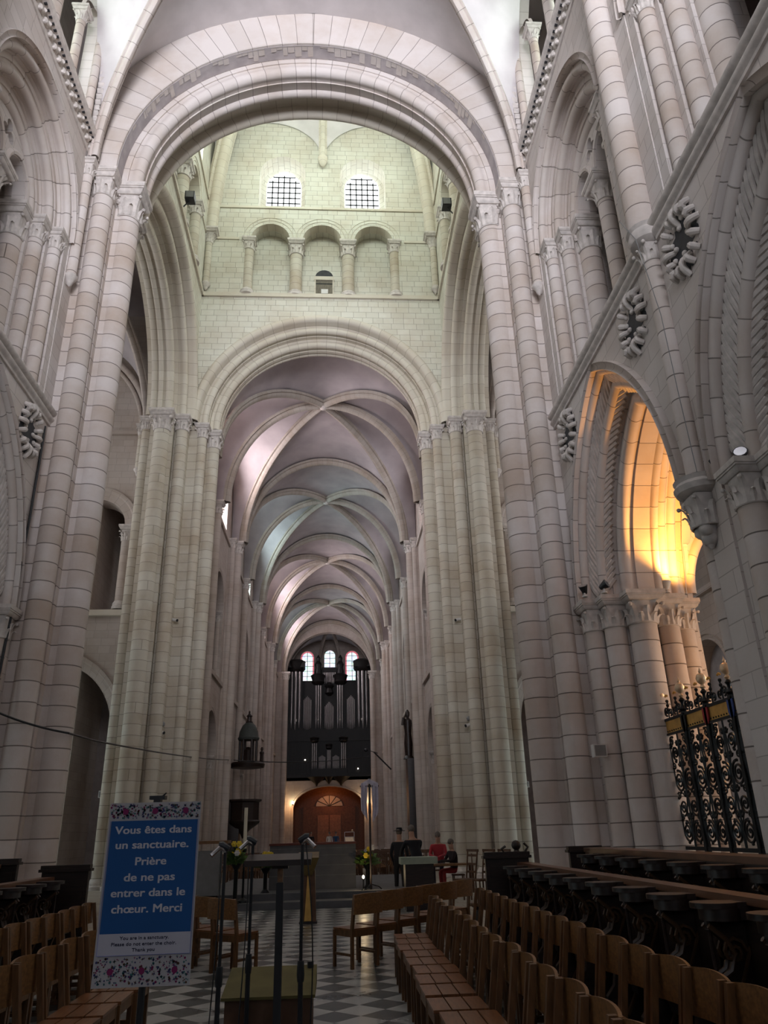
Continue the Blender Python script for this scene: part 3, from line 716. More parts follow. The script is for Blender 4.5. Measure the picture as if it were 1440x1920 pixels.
# tower walls
def circ(a): return [(a*cos(R(q)),a*sin(R(q))) for q in range(0,181,10)]
def tower_wall(name,mp,n0,vis=True,label=None,warch=True):
    ZA=26.4; f=MB(); big=[(3.67,ZA+.02)]
    for c0 in (2.67,0,-2.67): big+=[(c0+cos(R(q)),29.95+sin(R(q))) for q in range(0,181,12)]
    big.append((-3.67,ZA+.02)); holes=[big]
    wins=[aloop(1.22,0,34.5,c0,32.12,12) for c0 in (-2.15,2.15)]
    f.plate([(-6.0,19.0),(-5.85,19.0)]+[(5.85*cos(R(180-q)),19.1+5.85*sin(R(180-q))) for q in range(0,181,6)]+[(6.0,19.0),(6.0,40.5),(-6.0,40.5)],holes+wins,.9,mp)
    struct(f.build(name,M['twall']))
    b=MB(); b.plate([(-6,25.4),(6,25.4),(6,31.6),(-6,31.6)],[],.3,lambda s_,z,w_:mp(s_,z,w_+.9))
    struct(b.build(name,M['twall']))
    # splayed window reveals with glass
    for k,c0 in enumerate((-2.15,2.15)):
        sp=MB(); A=[(x,z) for x,z in aloop(1.22,0,34.5,c0,32.12,12)]; B=[(x,z) for x,z in aloop(.95,0,34.72,c0,32.12,12)]
        sp.grid([[mp(p[0],p[1],.9) for p in A],[mp(p[0],p[1],1.15) for p in B]],cv=True)
        struct(sp.build('trim_window',M['twall']))
        g=struct(MB().plate(B,[],0,lambda s_,z,w_:mp(s_,z,1.15)).build('window_%d'%(n0+k),M['g_tower' if name!='wall_front' else 'g_towerw']))
        if vis:
            bars=MB()
            for q in (-.63,-.31,0,.31,.63):
                p0=mp(c0+q-.035,32.1,1.08);p1=mp(c0+q+.035,35.5-.8*abs(q)**1.6,1.12); bars.box(*sorted((p0[0],p1[0])),*sorted((p0[1],p1[1])),p0[2],p1[2])
            for q in range(9):
                hw=.93 if q<7 else (.86 if q==7 else .62)
                p0=mp(c0-hw,32.3+q*.38,1.08);p1=mp(c0+hw,32.365+q*.38,1.12); bars.box(*sorted((p0[0],p1[0])),*sorted((p0[1],p1[1])),p0[2],p1[2])
            bars.build('glazing_bars',M['lead'],g)
    if vis:
        t=thing('tower_gallery',label,'gallery',tuple(mp(0,ZA,0)))
        for c0 in (-2.67,0,2.67):
            MB().arch([(0,.5),(0,.02)]+roll(.10,-.01,.09,180,0,7)[::1]+roll(.30,-.03,.09,180,0,7)+[(.40,0)],.98,0,29.95,lambda s_,z,w_,c=c0:mp(s_+c,z,w_),n=16).build('gallery_arch',M['tmould'],t)
        for c0,r in ((-1.335,.31),(1.335,.31),(-3.74,.25),(3.74,.25)):
            x,y,z=mp(c0,ZA,.32 if abs(c0)<2 else .16); shaft(t,x,y,ZA,29.95,r,'tdrum',ab=r*1.35,h=r*1.9)
        st=MB()
        for za,zb,d in ((26.2,26.42,.10),(29.83,29.97,.06),(31.95,32.1,.08)):
            for s0,s1 in (((-5.9,5.9),) if za!=29.83 else ((-5.9,-4.25),(4.25,5.9))):
                p0=mp(s0,za,-d);p1=mp(s1,zb,.02); st.box(*sorted((p0[0],p1[0])),*sorted((p0[1],p1[1])),za,zb)
        st.build('string_course',M['tmould'],t)
tower_wall('wall_front',mY(TY1,1),30,True,'three-arched gallery with a small door in the far tower wall, under two bright windows')
tower_wall('wall_tower_left',mX(-TX,-1,TC),32,True,'arched gallery on the left tower wall, seen edge-on beside a floodlight')
tower_wall('wall_tower_right',mX(TX,1,TC),34,True,'arched gallery on the right tower wall, seen edge-on beside a floodlight')
tower_wall('wall_tower_back',mY(TY0,-1),36,False)
# passage door in the far gallery
d=thing('gallery_door','small grey plank door with a notice, in the middle gallery arch','door',(.1,31.36,26.42))
MB().box(-.33,.53,31.30,31.36,26.45,27.95).build('leaf',plain('weathered_door',(.16,.14,.11),.8,var=.3,stretch=(8,1,1)),d)
MB().box(-.40,-.33,31.26,31.4,26.4,28.05).box(.53,.6,31.26,31.4,26.4,28.05).box(-.42,.62,31.24,31.4,28.0,28.22).build('frame',M['tmould'],d)
MB().plate([(.1+.46*cos(R(q)),28.24+.46*sin(R(q))) for q in range(0,181,15)],[],.03,mY(31.37,-1)).build('lunette_shade',M['lead'],d)  # solid dark panel, colour standing in for the shade of an opening
MB().box(-.05,.30,31.27,31.295,27.15,27.42).build('paper_notice',M['white'],d)
MB().box(-.33,.53,31.285,31.3,27.75,27.8).box(.40,.5,31.27,31.3,27.0,27.12).build('iron_straps',M['iron'],d)
# tower vault
tv=MB(); TO=Vector((0,TC,43.5)); h=5.85; ZC=30.1; ZM=35.3
def twall_curves(c0,m0):   # corner, mid-wall point
    c=Vector(c0); m_=Vector(m0); ap=c.lerp(m_,.5); ap.z=37.9
    return c,m_,ap
mids=[Vector((0,TY1-.05,ZM)),Vector((0,TY0+.05,ZM)),Vector((-h,TC,ZM)),Vector((h,TC,ZM))]
trib_n=0
for cx in (-1,1):
    for cy in (-1,1):
        c=Vector((cx*h,TC+cy*h,ZC)); dg=qcurve(c,TO,20)
        t=thing('tower_rib','curved rib rising from the %s corner of the tower vault'%({(-1,1):'far left',(1,1):'far right',(-1,-1):'near left',(1,-1):'near right'}[(cx,cy)]),'rib',tuple(c))
        dd=dg[-1]-dg[0]; dd.z=0
        MB().rib(dg,[(a*2.2,b*2.0) for a,b in RIB],dd.cross(Vector((0,0,1)))).build('rib_moulding',M['tmould'],t)
        shaft(t,c.x-cx*.12,c.y-cy*.12,26.9,ZC+.02,.17,'tdrum',ab=.44,h=.5,base=False,corbel=True,style='volute')
        for md in (Vector((0,c.y,ZM)),Vector((c.x,TC,ZM))):
            mr=qcurve(md,TO,20); ap=c.lerp(md,.5); ap.z=38.2
            w1=[]; w2=[]
            for i in range(21):
                f=i/20; s_=sin(PI/2*f)
                p=c.lerp(ap,(1-cos(PI/2*f))); p.z=ZC+5.2+(ap.z-ZC-5.2)*s_ ; w1.append(p)
                p=md.lerp(ap,(1-cos(PI/2*f))); p.z=ZM+(ap.z-ZM)*s_; w2.append(p)
            dg2=[dg[int(round(4+16*i/20))] for i in range(21)]
            web(tv,w1,dg2,6); web(tv,w2,mr,6)
for k,md in enumerate(mids):
    mr=qcurve(md,TO,20); t=thing('tower_rib','rib of the tower vault rising from the middle of the %s wall'%['far','near','left','right'][k],'rib',tuple(md)); dd=mr[-1]-mr[0]; dd.z=0
    MB().rib(mr,[(a*1.1,b*1.2) for a,b in RIB],dd.cross(Vector((0,0,1)))).build('rib_moulding',M['tmould'],t)
    u_=(mr[-1]-md); u_.z=0; u_.normalize(); q_=md+u_*.22; MB().lathe([(.01,ZM-.5),(.12,ZM-.42),(.22,ZM-.2),(.27,ZM-.02),(.27,ZM+.1)],12,(q_.x,q_.y)).build('corbel',M['tmould'],t)
struct(tv.build('ceiling',M['plaster'],sharp=60))
struct(MB().box(-8,8,16.5,34,44,44.2).build('ceiling',M['plaster']))
M['doorwood']=plain('porch_wood',(.12,.045,.02),.5,var=.25); M['doorleaf']=plain('porch_door_leaf',(.24,.095,.04),.45,var=.2)
ORDW=['first','second','third','fourth','fifth','sixth','seventh']
# =================================================================== NAVE
NX=5.75; YM=[37.3+6.7*k for k in range(7)]       # 37.3 minor,44 major,50.7,57.4 major,64.1,70.8 major,77.5
YE=84.2; piers=YM
bays=[33.95]+[y+3.35 for y in YM]                # centres of the half bays
bays=[b for b in bays if b<84]
for sg,side in ((1,'right'),(-1,'left')):
    X=NX*sg; f=MB(); holes=[]; 
    for b in bays:
        holes.append([(s_,max(z,-.1)) for s_,z in aloop(2.05,0,5.65,b,-.1,12)])
        holes.append(aloop(1.75,0,13.5,b,9.6,12))
        holes.append(aloop(1.25,0,21.8,b,18.3,12))
    f.plate([(32.0,-.2),(YE+9,-.2),(YE+9,24.6),(32.0,24.6)],holes,1.5,mX(X,sg))
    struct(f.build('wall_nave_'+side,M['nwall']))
    m_=MB()
    for b in bays:
        m_.arch([(0,.3),(0,-.02)]+roll(.09,-.02,.08,180,0,6)+[(.22,0)],2.05,0,5.65,mX(X,sg,b),n=14)
        m_.arch([(0,.3),(0,-.02)]+roll(.09,-.02,.08,180,0,6)+[(.22,0)],1.75,0,13.5,mX(X,sg,b),n=14)
    m_.box(*sorted((X-sg*.12,X+.05*sg)),33.4,YE,9.35,9.58).box(*sorted((X-sg*.12,X+.05*sg)),33.4,YE,17.75,17.95)
    struct(m_.build('trim_nave_'+side,M['ndrum']))
    # back of the gallery and of the aisle
    struct(MB().box(*sorted((X+4.4*sg,X+4.6*sg)),33,YE+9,0,17).box(*sorted((X+1.4*sg,X+4.5*sg)),33,YE+9,8.9,9.2).box(*sorted((X+1.4*sg,X+4.5*sg)),33,YE+9,16.8,17).build('wall_nave_aisle_'+side,M['nwall']))
    for k,b in enumerate(bays):
        gl=MB().plate(aloop(1.25,0,21.8,b,18.3,12),[],0,mX(X+1.2*sg,sg))
        mt='g_naver' if sg>0 else ('g_navec' if k in (2,3,6) else 'g_navel')
        struct(gl.build('window_%d'%(50+k+(10 if sg>0 else 0)),M[mt]))
    for k,y in enumerate(piers):
        major=k%2==1
        t=thing('nave_respond','%s wall shaft bundle of the %s nave wall, %s from the crossing'%('wide' if major else 'slim',side,['first','second','third','fourth','fifth','sixth','seventh'][k]),'pier',(X,y,0))
        if major:
            MB().box(*sorted((X-.32*sg,X+.1*sg)),y-.75,y+.75,0,18.3).build('pilaster',M['ndrum'],t)
            shaft(t,X-.42*sg,y,0,18.3,.27,'ndrum',ab=.38,h=.5)
            for s2 in (1,-1): shaft(t,X-.2*sg,y+s2*.62,0,18.3,.17,'ndrum',ab=.26,h=.4)
        else:
            shaft(t,X-.17*sg,y,0,18.1,.24,'ndrum',ab=.34,h=.48)
            shaft(t,X-.05*sg,y+.45,15.4,18.1,.12,'ndrum',ab=.18,h=.3,corbel=True,base=False)
        # arcade half shafts with capitals and gallery shafts
        for s2 in (1,-1):
            shaft(t,X+.35*sg,y+s2*1.22,0,5.65,.22,'ndrum',ab=.32,h=.45)
            shaft(t,X+.30*sg,y+s2*1.50,9.6,13.5,.18,'ndrum',ab=.28,h=.42)
# sexpartite vault
nv=MB(); ZB=24.3; RIBN=[(a*1.3,b*1.25) for a,b in RIB]
for k in range(4):
    ym=37.3+13.4*k; y0=ym-6.7 if k else 32.3; y1=ym+6.7; O=Vector((0,ym,ZB))
    for sg in (1,-1):
        a=5.05*sg; w_=5.72*sg
        mid=qcurve((a+.25*sg,ym,18.1),O)
        t=thing('vault_rib','cross rib over the nave at the %s boss from the crossing, %s half'%(ORDW[k],'right' if sg>0 else 'left'),'rib',(a,ym,18.1))
        MB().rib(mid,RIBN,(0,1,0)).build('rib_moulding',M['nrib'],t)
        for ye in (y0,y1):
            yy=ye if (k or ye==y1) else y0
            dg=qcurve((a,yy,18.3),O); aa=(1.07*a if yy<33 else a); tr=[Vector((aa*cos(PI/2*i/16),yy,18.3+(6.6 if yy<33 else 5.85)*sin(PI/2*i/16))) for i in range(17)]
            web(nv,tr,dg,8)
            yw=(yy+ym)/2; P1=qcurve((w_,yy,18.3),(w_,yw,24.1)); P2=qcurve((w_,ym,18.1),(w_,yw,24.1))
            web(nv,P1,dg,6); web(nv,P2,mid,6)
            d=dg[-1]-dg[0]; d.z=0
            t=thing('vault_rib','diagonal rib %s the %s boss of the nave vault, %s side'%('before' if ye==y0 else 'beyond',ORDW[k],'right' if sg>0 else 'left'),'rib',(a,yy,18.3))
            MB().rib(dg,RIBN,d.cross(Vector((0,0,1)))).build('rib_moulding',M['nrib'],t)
    if k<4:
        t=thing('transverse_arch','moulded transverse arch of the nave vault beyond the %s boss'%ORDW[k],'arch',(0,y1,18.3))
        for sg in (1,-1):
            tr=[Vector((5.05*sg*cos(PI/2*i/20),y1,18.3+5.75*sin(PI/2*i/20))) for i in range(21)]
            MB().rib(tr,[(a_*1.5,b_*1.15) for a_,b_ in RIB],(0,1,0)).build('half_arch',M['nrib'],t)
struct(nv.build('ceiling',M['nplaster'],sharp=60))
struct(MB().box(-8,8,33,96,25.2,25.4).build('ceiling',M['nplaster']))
for k in range(4):
    y=37.3+13.4*k; MB().lathe([(.01,ZB-.45),(.16,ZB-.42),(.24,ZB-.34),(.2,ZB-.2)],14,(0,y)).build('carved_boss',M['carve'],thing('vault_boss','carved boss where the ribs of the %s nave bay cross'%ORDW[k],'boss',(0,y,ZB-.4)))
# west end: end wall with stained windows, half dome ribs
ew=MB(); wc=(-2.75,0,2.75)
ew.plate([(-6,-.2),(6,-.2),(6,25),(-6,25)],[aloop(.82,0,21.75,wc[0],17.6,12),aloop(.66,0,22.0,0,19.8,12),aloop(.82,0,21.75,wc[2],17.6,12)],.5,mY(93,1))
struct(ew.build('wall_west',M['nwall']))
for k,(c0,a,zs,z0) in enumerate(((wc[0],.82,21.75,17.6),(0,.66,22.0,19.8),(wc[2],.82,21.75,17.6))):
    g=struct(MB().plate(aloop(a,0,zs,c0,z0,12),[],0,mY(93.35,1)).build('window_%d'%(80+k),M['stainred' if k!=1 else 'stained']))
    MB().plate(aloop(a-.17,0,zs,c0,z0+.17,12),[],0,mY(93.33,1)).build('stained_panel',M['stained'],g)
    b=MB(); b.box(c0-.03,c0+.03,93.25,93.3,z0,zs+a-.1)
    q=z0
    while q<zs+a*.7: b.box(c0-a,c0+a,93.25,93.3,q,q+.045); q+=.62
    b.build('glazing_bars',M['lead'],g)
    MB().arch([(0,.3),(0,-.03)]+roll(.12,-.03,.1,180,0,6)+[(.3,0)],a+.25,0,zs,mY(93,1,c0),leg=z0-.2).build('reveal_roll',M['ndrum'],g)
wv=MB()
def dome(u,v): return None
ws=[]
for sg in (1,-1):
    trc=[Vector((4.75*sg*cos(PI/2*i/16),84.6,18.3+5.4*sin(PI/2*i/16))) for i in range(17)]
    bc=[Vector((5.6*sg*cos(PI/2*i/16),93,19.2+4.7*sin(PI/2*i/16))) for i in range(17)]; web(wv,trc,bc,8)
    for x1 in (5.4,1.45):
        cu=qcurve((x1*sg,92.8,19.0),(0,85.5,23.7)); d=cu[-1]-cu[0]; d.z=0
        tt=thing('apse_rib','rib fanning above the west windows, %s %s'%('outer' if x1>3 else 'inner','right' if sg>0 else 'left'),'rib',tuple(cu[0]))
        MB().rib(cu,RIB,d.cross(Vector((0,0,1)))).build('rib_moulding',M['ndrum'],tt)
struct(wv.build('ceiling',M['nplaster'],sharp=60))
wa=thing('west_arch','round arch framing the organ at the far end of the nave','arch',(0,84.2,18.3))
MB().arch([(2.2,0),(0,0),(0,.9),(2.2,.9)],4.72,0,18.0,mY(84.2,1),leg=0).build('arch_face',M['nwall'],wa)
for sg in (1,-1): shaft(wa,4.75*sg,84.1,0,18.2,.3,'ndrum',ab=.45,h=.55)
# organ tribune wall with wide arch and lit porch
tw=MB(); tw.plate([(-4.8,-.2),(4.8,-.2),(4.8,7.3),(-4.8,7.3)],[[(-3.7,-.1),(3.7,-.1),(3.7,4.2)]+[(3.7*cos(R(q)),4.2+2.1*sin(R(q))) for q in range(10,180,10)]+[(-3.7,4.2)]],.5,mY(85,1))
struct(tw.build('wall_organ_tribune',M['nwall']))
MB().arch([(0,.2),(0,-.05)]+roll(.12,-.05,.1,180,0,6)+[(.25,0)],3.7,0,4.2,mY(85,1),n=18,leg=0,rz=.57).build('trim_60',M['ndrum'])['kind']='structure'
struct(MB().box(-4.8,4.8,91.5,91.7,0,7.2).box(-4.8,4.8,85,91.6,6.9,7.2).build('wall_porch',M['doorwood']))
pd=thing('porch_door','tall brown double door under the organ, lit orange','door',(0,91.3,0))
MB().box(-2.9,2.9,91.2,91.45,0,4.5).build('frame',M['doorwood'],pd)
for sg in (1,-1): MB().box(*sorted((.06*sg,1.3*sg)),91.08,91.2,0,3.6).box(*sorted((.3*sg,1.05*sg)),91.02,91.1,.4,1.6).box(*sorted((.3*sg,1.05*sg)),91.02,91.1,1.9,3.3).build('leaf',M['doorleaf'],pd)
fl_=MB().plate([(1.5*cos(R(q)),4.55+1.1*sin(R(q))) for q in range(0,181,12)],[],.05,mY(91.3,-1)).build('fanlight',M['nplaster'],pd)
fb=MB()
for q in (30,60,90,120,150): fb.tube([(0,91.2,4.55),(1.5*cos(R(q)),91.2,4.55+1.1*sin(R(q)))],.04,5)
fb.build('fanlight_bars',M['lead'],fl_)
for sg in (1,-1):
    l=thing('wall_lamp','small bright lamp on the %s side of the organ arch'%('right' if sg>0 else 'left'),'lamp',(3.75*sg,84.6,4.6))
    MB().sphere((3.75*sg,84.55,4.75),.13,10).build('bulb',M['g_lamp'],l); MB().box(3.75*sg-.06,3.75*sg+.06,84.6,85,4.5,4.62).build('bracket',M['iron'],l)
# =================================================================== ORGAN
og=thing('pipe_organ','huge dark pipe organ with grey pipe towers filling the end of the nave','organ',(0,85.6,7.3))
def turret(mb,x,y,r,z,h): mb.lathe([(r*.7,z),(r,z+h*.15),(r*1.15,z+h*.25),(r,z+h*.4),(r*1.2,z+h*.75),(r*1.3,z+h*.85),(r*.9,z+h)],14,(x,y))
c=MB(); c.box(-4.6,4.6,85.4,87,7.0,12.2)
for sg in (1,-1):
    c.box(*sorted((3.0*sg,4.6*sg)),85.5,87,12.2,18.7); turret(c,3.75*sg,85.9,.85,18.4,1.5); c.box(*sorted((2.75*sg,4.7*sg)),85.2,87,19.0,19.7)
    c.box(*sorted((1.7*sg,3.0*sg)),86.0,87,12.2,17.6); c.box(*sorted((.7*sg,1.75*sg)),85.9,87,12.2,17.5); turret(c,1.25*sg,85.9,.66,17.1,1.2)
    c.lathe([(.35,18.2),(.42,18.6),(.30,19.0),(.42,19.4),(.2,19.8),(.26,20.1),(.03,20.5)],10,(1.25*sg,85.9))
c.box(-.7,.7,86.1,87,12.2,17.3); c.box(-.9,.9,86.0,87,17.3,19.1)
c.lathe([(.2,15.9),(.5,16.2),(.35,16.7),(.55,17.0),(.2,17.4)],10,(0,86))
c.build('case',M['organ'],og)
bal=MB(); bal.box(-4.6,4.6,85.0,86,7.2,11.0)
for i in range(24): bal.box(-4.5+i*.385,-4.35+i*.385,84.92,85.0,7.6,10.6)
bal.box(-4.65,4.65,84.85,86,10.9,11.2).box(-4.65,4.65,84.85,86,7.2,7.5); bal.build('gallery_front',M['organ'],og)
def pipe(x,y,z0,z1,r,foot,parent):
    MB().lathe([(.02,z0-foot),(r*.35,z0-foot*.9),(r,z0),(r,z1)],10,(x,y)).lathe([(r*1.02,z0+.05),(r*1.06,z0+.1),(r*1.02,z0+.15)],10,(x,y),cap=False).build('pipe',M['pipe'],parent)
for sg in (1,-1):
    for q,dx in enumerate((-.42,0,.42)): pipe((3.72+dx)*sg,85.42-(.18 if q==1 else 0),13.3 if q!=1 else 13.1,18.5,.155,.95,og)
    for q,dx in enumerate((-.24,0,.24)): pipe((1.2+dx)*sg,85.72-(.12 if q==1 else 0),13.2,17.0,.10,.9,og)
    for q in range(7): pipe((2.02+q*.135)*sg,85.9,13.0+.09*abs(q-3),15.9-.14*abs(q-3),.055,.85,og)
for q in range(8): pipe(-.455+q*.13,86.0,12.9+.07*abs(q-3.5),15.3-.16*abs(q-3.5),.055,.75,og)
for q in range(9): pipe(-.68+q*.17,85.95,17.45,18.5,.05,.2,og)
mo=MB()
for sg in (1,-1): mo.box(3.6*sg-.1,3.6*sg+.1,85.1,85.2,13.05,13.3).sphere((1.2*sg,85.5,13.2),.11,8)
mo.sphere((0,85.9,16.9),.22,8); mo.build('pale_ornaments',plain('organ_ornament',(.45,.42,.38),.6),og)
po=thing('choir_organ_case','smaller organ case hanging on the gallery front below the great organ','organ',(0,84.4,6.6))
c=MB(); c.box(-1.9,1.9,83.9,84.9,7.2,8.0)
for x,h_ in ((-1.55,10.7),(1.55,10.7),(0,10.0)): turret(c,x,84.3,.4 if x else .3,h_,.55); c.box(x-.42 if x else -.3,x+.42 if x else .3,84.4,84.9,7.8,h_+.1)
c.box(-1.2,1.2,84.5,84.9,8,9.5); c.lathe([(.05,6.3),(.2,6.6),(.6,6.9),(1.0,7.2)],12,(-1.3,84.5)).lathe([(.05,6.3),(.2,6.6),(.6,6.9),(1.0,7.2)],12,(1.3,84.5)).lathe([(.05,6.5),(.5,7.2)],12,(0,84.5))
c.build('case',M['organ'],po)
for x in (-1.55,1.55):
    for q,dx in enumerate((-.2,0,.2)): pipe(x+dx,84.15-(.08 if q==1 else 0),8.4,10.6,.085,.5,po)
for dx in (-.14,0,.14): pipe(dx,84.2,8.5,9.9,.065,.5,po)
for s2 in (-1,1):
    for q in range(7): pipe(s2*(.42+q*.105),84.4,8.2+.05*abs(q-3),9.4-.06*abs(q-3),.045,.35,po)
# =================================================================== TRANSEPTS
for sg,side in ((1,'right'),(-1,'left')):
    f=MB()
    lo=[(s_*1.0,z) for s_,z in aloop(1.65,pointed(1.65,2.6),5.7,10.15*sg,-.1,12)]
    x0,x1=(6.4,24) if sg>0 else (-24,-6.4)
    f.plate([(x0,-.2),(x1,-.2),(x1,26.5),(x0,26.5)],
      [[(x,max(z,-.1)) for x,z in lo],aloop(1.3,0,14.7,10.15*sg,10.8,14)],1.0,mY(32.3,1))
    struct(f.build('wall_transept_'+side,M['nwall']))
    t=thing('transept_arch','pointed arch low in the %s transept wall behind the crossing pier'%side,'arch',(10.15*sg,32.2,5.7))
    MB().arch([(0,.4),(0,.05),(.08,0),(.3,-.02),(.36,-.08),(.5,-.08),(.5,0)],1.65,pointed(1.65,2.6),5.7,mY(32.28,1,10.15*sg),leg=0).build('voussoirs',M['nwall'],t)
    t=thing('transept_gallery_arch','round gallery opening high in the %s transept wall'%side,'arch',(10.15*sg,32.2,14.7))
    MB().arch([(0,.4),(0,0),(.36,-.02),(.42,-.09),(.58,-.09),(.58,0)],1.3,0,14.7,mY(32.28,1,10.15*sg)).build('voussoirs',M['nwall'],t)
    for s2 in (1,-1): shaft(t,(10.15+s2*1.42)*sg,32.35,10.8,14.7,.2,'ndrum',ab=.3,h=.5,style='volute')
    MB().box(10.15*sg-1.9,10.15*sg+1.9,32.1,32.4,10.5,10.75).build('sill',M['tmould'],t)
    s=MB(); s.box(*sorted((8*sg,24*sg)),32.15,32.35,19.35,19.55); s.arch(roll(0,0,.16,20,-200,8),2.9,pointed(2.9,4.6),19.5,mY(32.2,1,11.2*sg),n=16); s.arch(roll(0,0,.1,20,-200,8),2.6,pointed(2.6,4.3),19.5,mY(32.22,1,11.2*sg),n=16)
    struct(s.build('trim_transept_'+side,M['ndrum']))
    # dark rooms behind, end wall with window, roof
    struct(MB().box(*sorted((6.5*sg,13.5*sg)),36.5,36.7,0,20).box(*sorted((6.5*sg,13.5*sg)),33.3,36.6,8.8,9.1).box(*sorted((6.5*sg,13.5*sg)),33.3,36.6,18,18.3).build('wall_transept_back_'+side,M['oldplaster']))
    e=MB().plate([(17,-.2),(33,-.2),(33,27),(17,27)],[aloop(1.4,0,20,c0,12,12) for c0 in (21.5,27.7)],.5,mX(20*sg,sg)); struct(e.build('wall_transept_end_'+side,M['nwall']))
    for k,c0 in enumerate((21.5,27.7)): struct(MB().plate(aloop(1.4,0,20,c0,12,12),[],0,mX(20.4*sg,sg)).build('window_%d'%(90+k+(2 if sg>0 else 0)),M['g_trans']))
    struct(MB().plate([(8.4,12),(20,12),(20,27),(8.4,27)] if sg>0 else [(-20,12),(-8.4,12),(-8.4,27),(-20,27)],[],.4,mY(17,-1)).build('wall_transept_east_'+side,M['nwall']))
    struct(MB().box(*sorted((6.5*sg,20.5*sg)),16.5,33.5,26.3,26.5).build('ceiling',M['nplaster']))
    # transept groin web seen through the crossing arch
    q=MB(); A=qcurve((8.2*sg,31.9,19.1),(11.2*sg,24.6,26.0)); B=qcurve((8.2*sg,31.9,19.1),(11.2*sg,32.2,24.2)); web(q,A,B,8)
    C_=qcurve((14.2*sg,31.9,19.1),(11.2*sg,24.6,26.0)); D_=qcurve((14.2*sg,31.9,19.1),(11.2*sg,32.2,24.2)); web(q,C_,D_,8)
    struct(q.build('ceiling',M['nplaster'],sharp=60))
    d=A[-1]-A[0]; d.z=0; tt=thing('vault_rib','rib of the %s transept vault'%side,'rib',tuple(A[0])); MB().rib(A,RIB,d.cross(Vector((0,0,1)))).build('rib_moulding',M['ndrum'],tt)
# =================================================================== FURNITURE
ORD=['nearest','second','third','fourth','fifth','sixth','seventh','eighth','ninth','tenth','eleventh','twelfth','thirteenth','fourteenth','fifteenth','sixteenth','seventeenth','eighteenth']
# ---- wooden choir chair: local frame faces +Y, back at y=0
def make_chair():
    t=thing('wooden_chair','x','chair')
    s=MB()
    for k in range(3): s.box(-.215,.215,.03+k*.135,.155+k*.135,.435,.455)
    s.build('seat',M['oakseat'],t,world=False)
    MB().box(-.20,.20,.40,.42,.36,.435).box(-.20,.20,.02,.04,.36,.435).box(-.21,-.19,.03,.41,.36,.435).box(.19,.21,.03,.41,.36,.435).build('seat_frame',M['oak'],t,world=False)
    b=MB(); P=[]
    for i in range(9):
        u=-1+2*i/8; y=-.055-.035*(1-u*u); x=.238*u
        P.append([(x,y,.625),(x,y-.018,.625),(x,y-.03,.872-.014*u*u),(x,y-.012,.874-.014*u*u)])
    b.grid(P,cv=True); b.add(P[0],[(0,1,2,3)]); b.add(P[-1],[(3,2,1,0)]); b.build('backrest',M['oakback'],t,world=False)
    for sx in (-1,1):
        MB().cbox((.205*sx,.405,.215),(.035,.035,.43)).build('leg',M['oak'],t,world=False)
        q=MB(); q.add([(.205*sx+dx*.018,dy*.02+(.015 if z<.5 else (-.05)),z) for z in (0,.45,.862) for dx,dy in ((-1,-1),(1,-1),(1,1),(-1,1))],[(0,1,5,4),(1,2,6,5),(2,3,7,6),(3,0,4,7),(4,5,9,8),(5,6,10,9),(6,7,11,10),(7,4,8,11),(8,9,10,11),(3,2,1,0)]); q.build('leg',M['oak'],t,world=False)
        MB().box(.205*sx-.012,.205*sx+.012,.03,.4,.14,.17).build('stretcher',M['oak'],t,world=False)
    return t
ch0=make_chair(); chT=TREE(ch0); used=False
def place_chair(x,y,rz,label,group):
    global used
    if not used: used=True; o=ch0; o.location=(x,y,0); o.rotation_euler=(0,0,rz)
    else: o=dup(ch0,(x,y,0),rz,tree=chT)
    o['label']=label; o['group']=group; return o
for i in range(17): place_chair(2.58+random.uniform(-.012,.012),3.62+i*.487,PI/2+random.uniform(-.015,.015),'wooden chair with curved top slat along the right stalls, %s from the camera'%ORD[i],'chairs along the right stalls')
for i in range(15): place_chair(1.78+random.uniform(-.02,.02),3.45+i*.487+(.05 if i>6 else 0),PI/2+random.uniform(-.02,.02),'wooden slat-seat chair in the right-hand inner row, %s from the camera'%ORD[i],'chairs in the right inner row')
for i in range(9): place_chair(-1.42+random.uniform(-.02,.02),3.75+i*.487,-PI/2+random.uniform(-.02,.02),'wooden slat-seat chair in the left inner row by the sign, %s from the camera'%ORD[i],'chairs in the left inner row')
for i in range(12): place_chair(-2.42+random.uniform(-.02,.02),5.7+i*.487,-PI/2+random.uniform(-.02,.02),'wooden chair in the left outer row beside the stalls, %s from the camera'%ORD[i],'chairs in the left outer row')
for i in range(6): place_chair(1.05+i*.32,11.3+i*.445,math.atan2(.58,.81) if False else R(35.5),'dark chair in the slanting row right of the aisle, %s from the aisle'%ORD[i],'chairs in the slanting right row')
for i in range(4): place_chair(-.78-i*.32,11.2+i*.445,R(-35.5),'dark chair in the slanting row left of the aisle, %s from the aisle'%ORD[i],'chairs in the slanting left row')
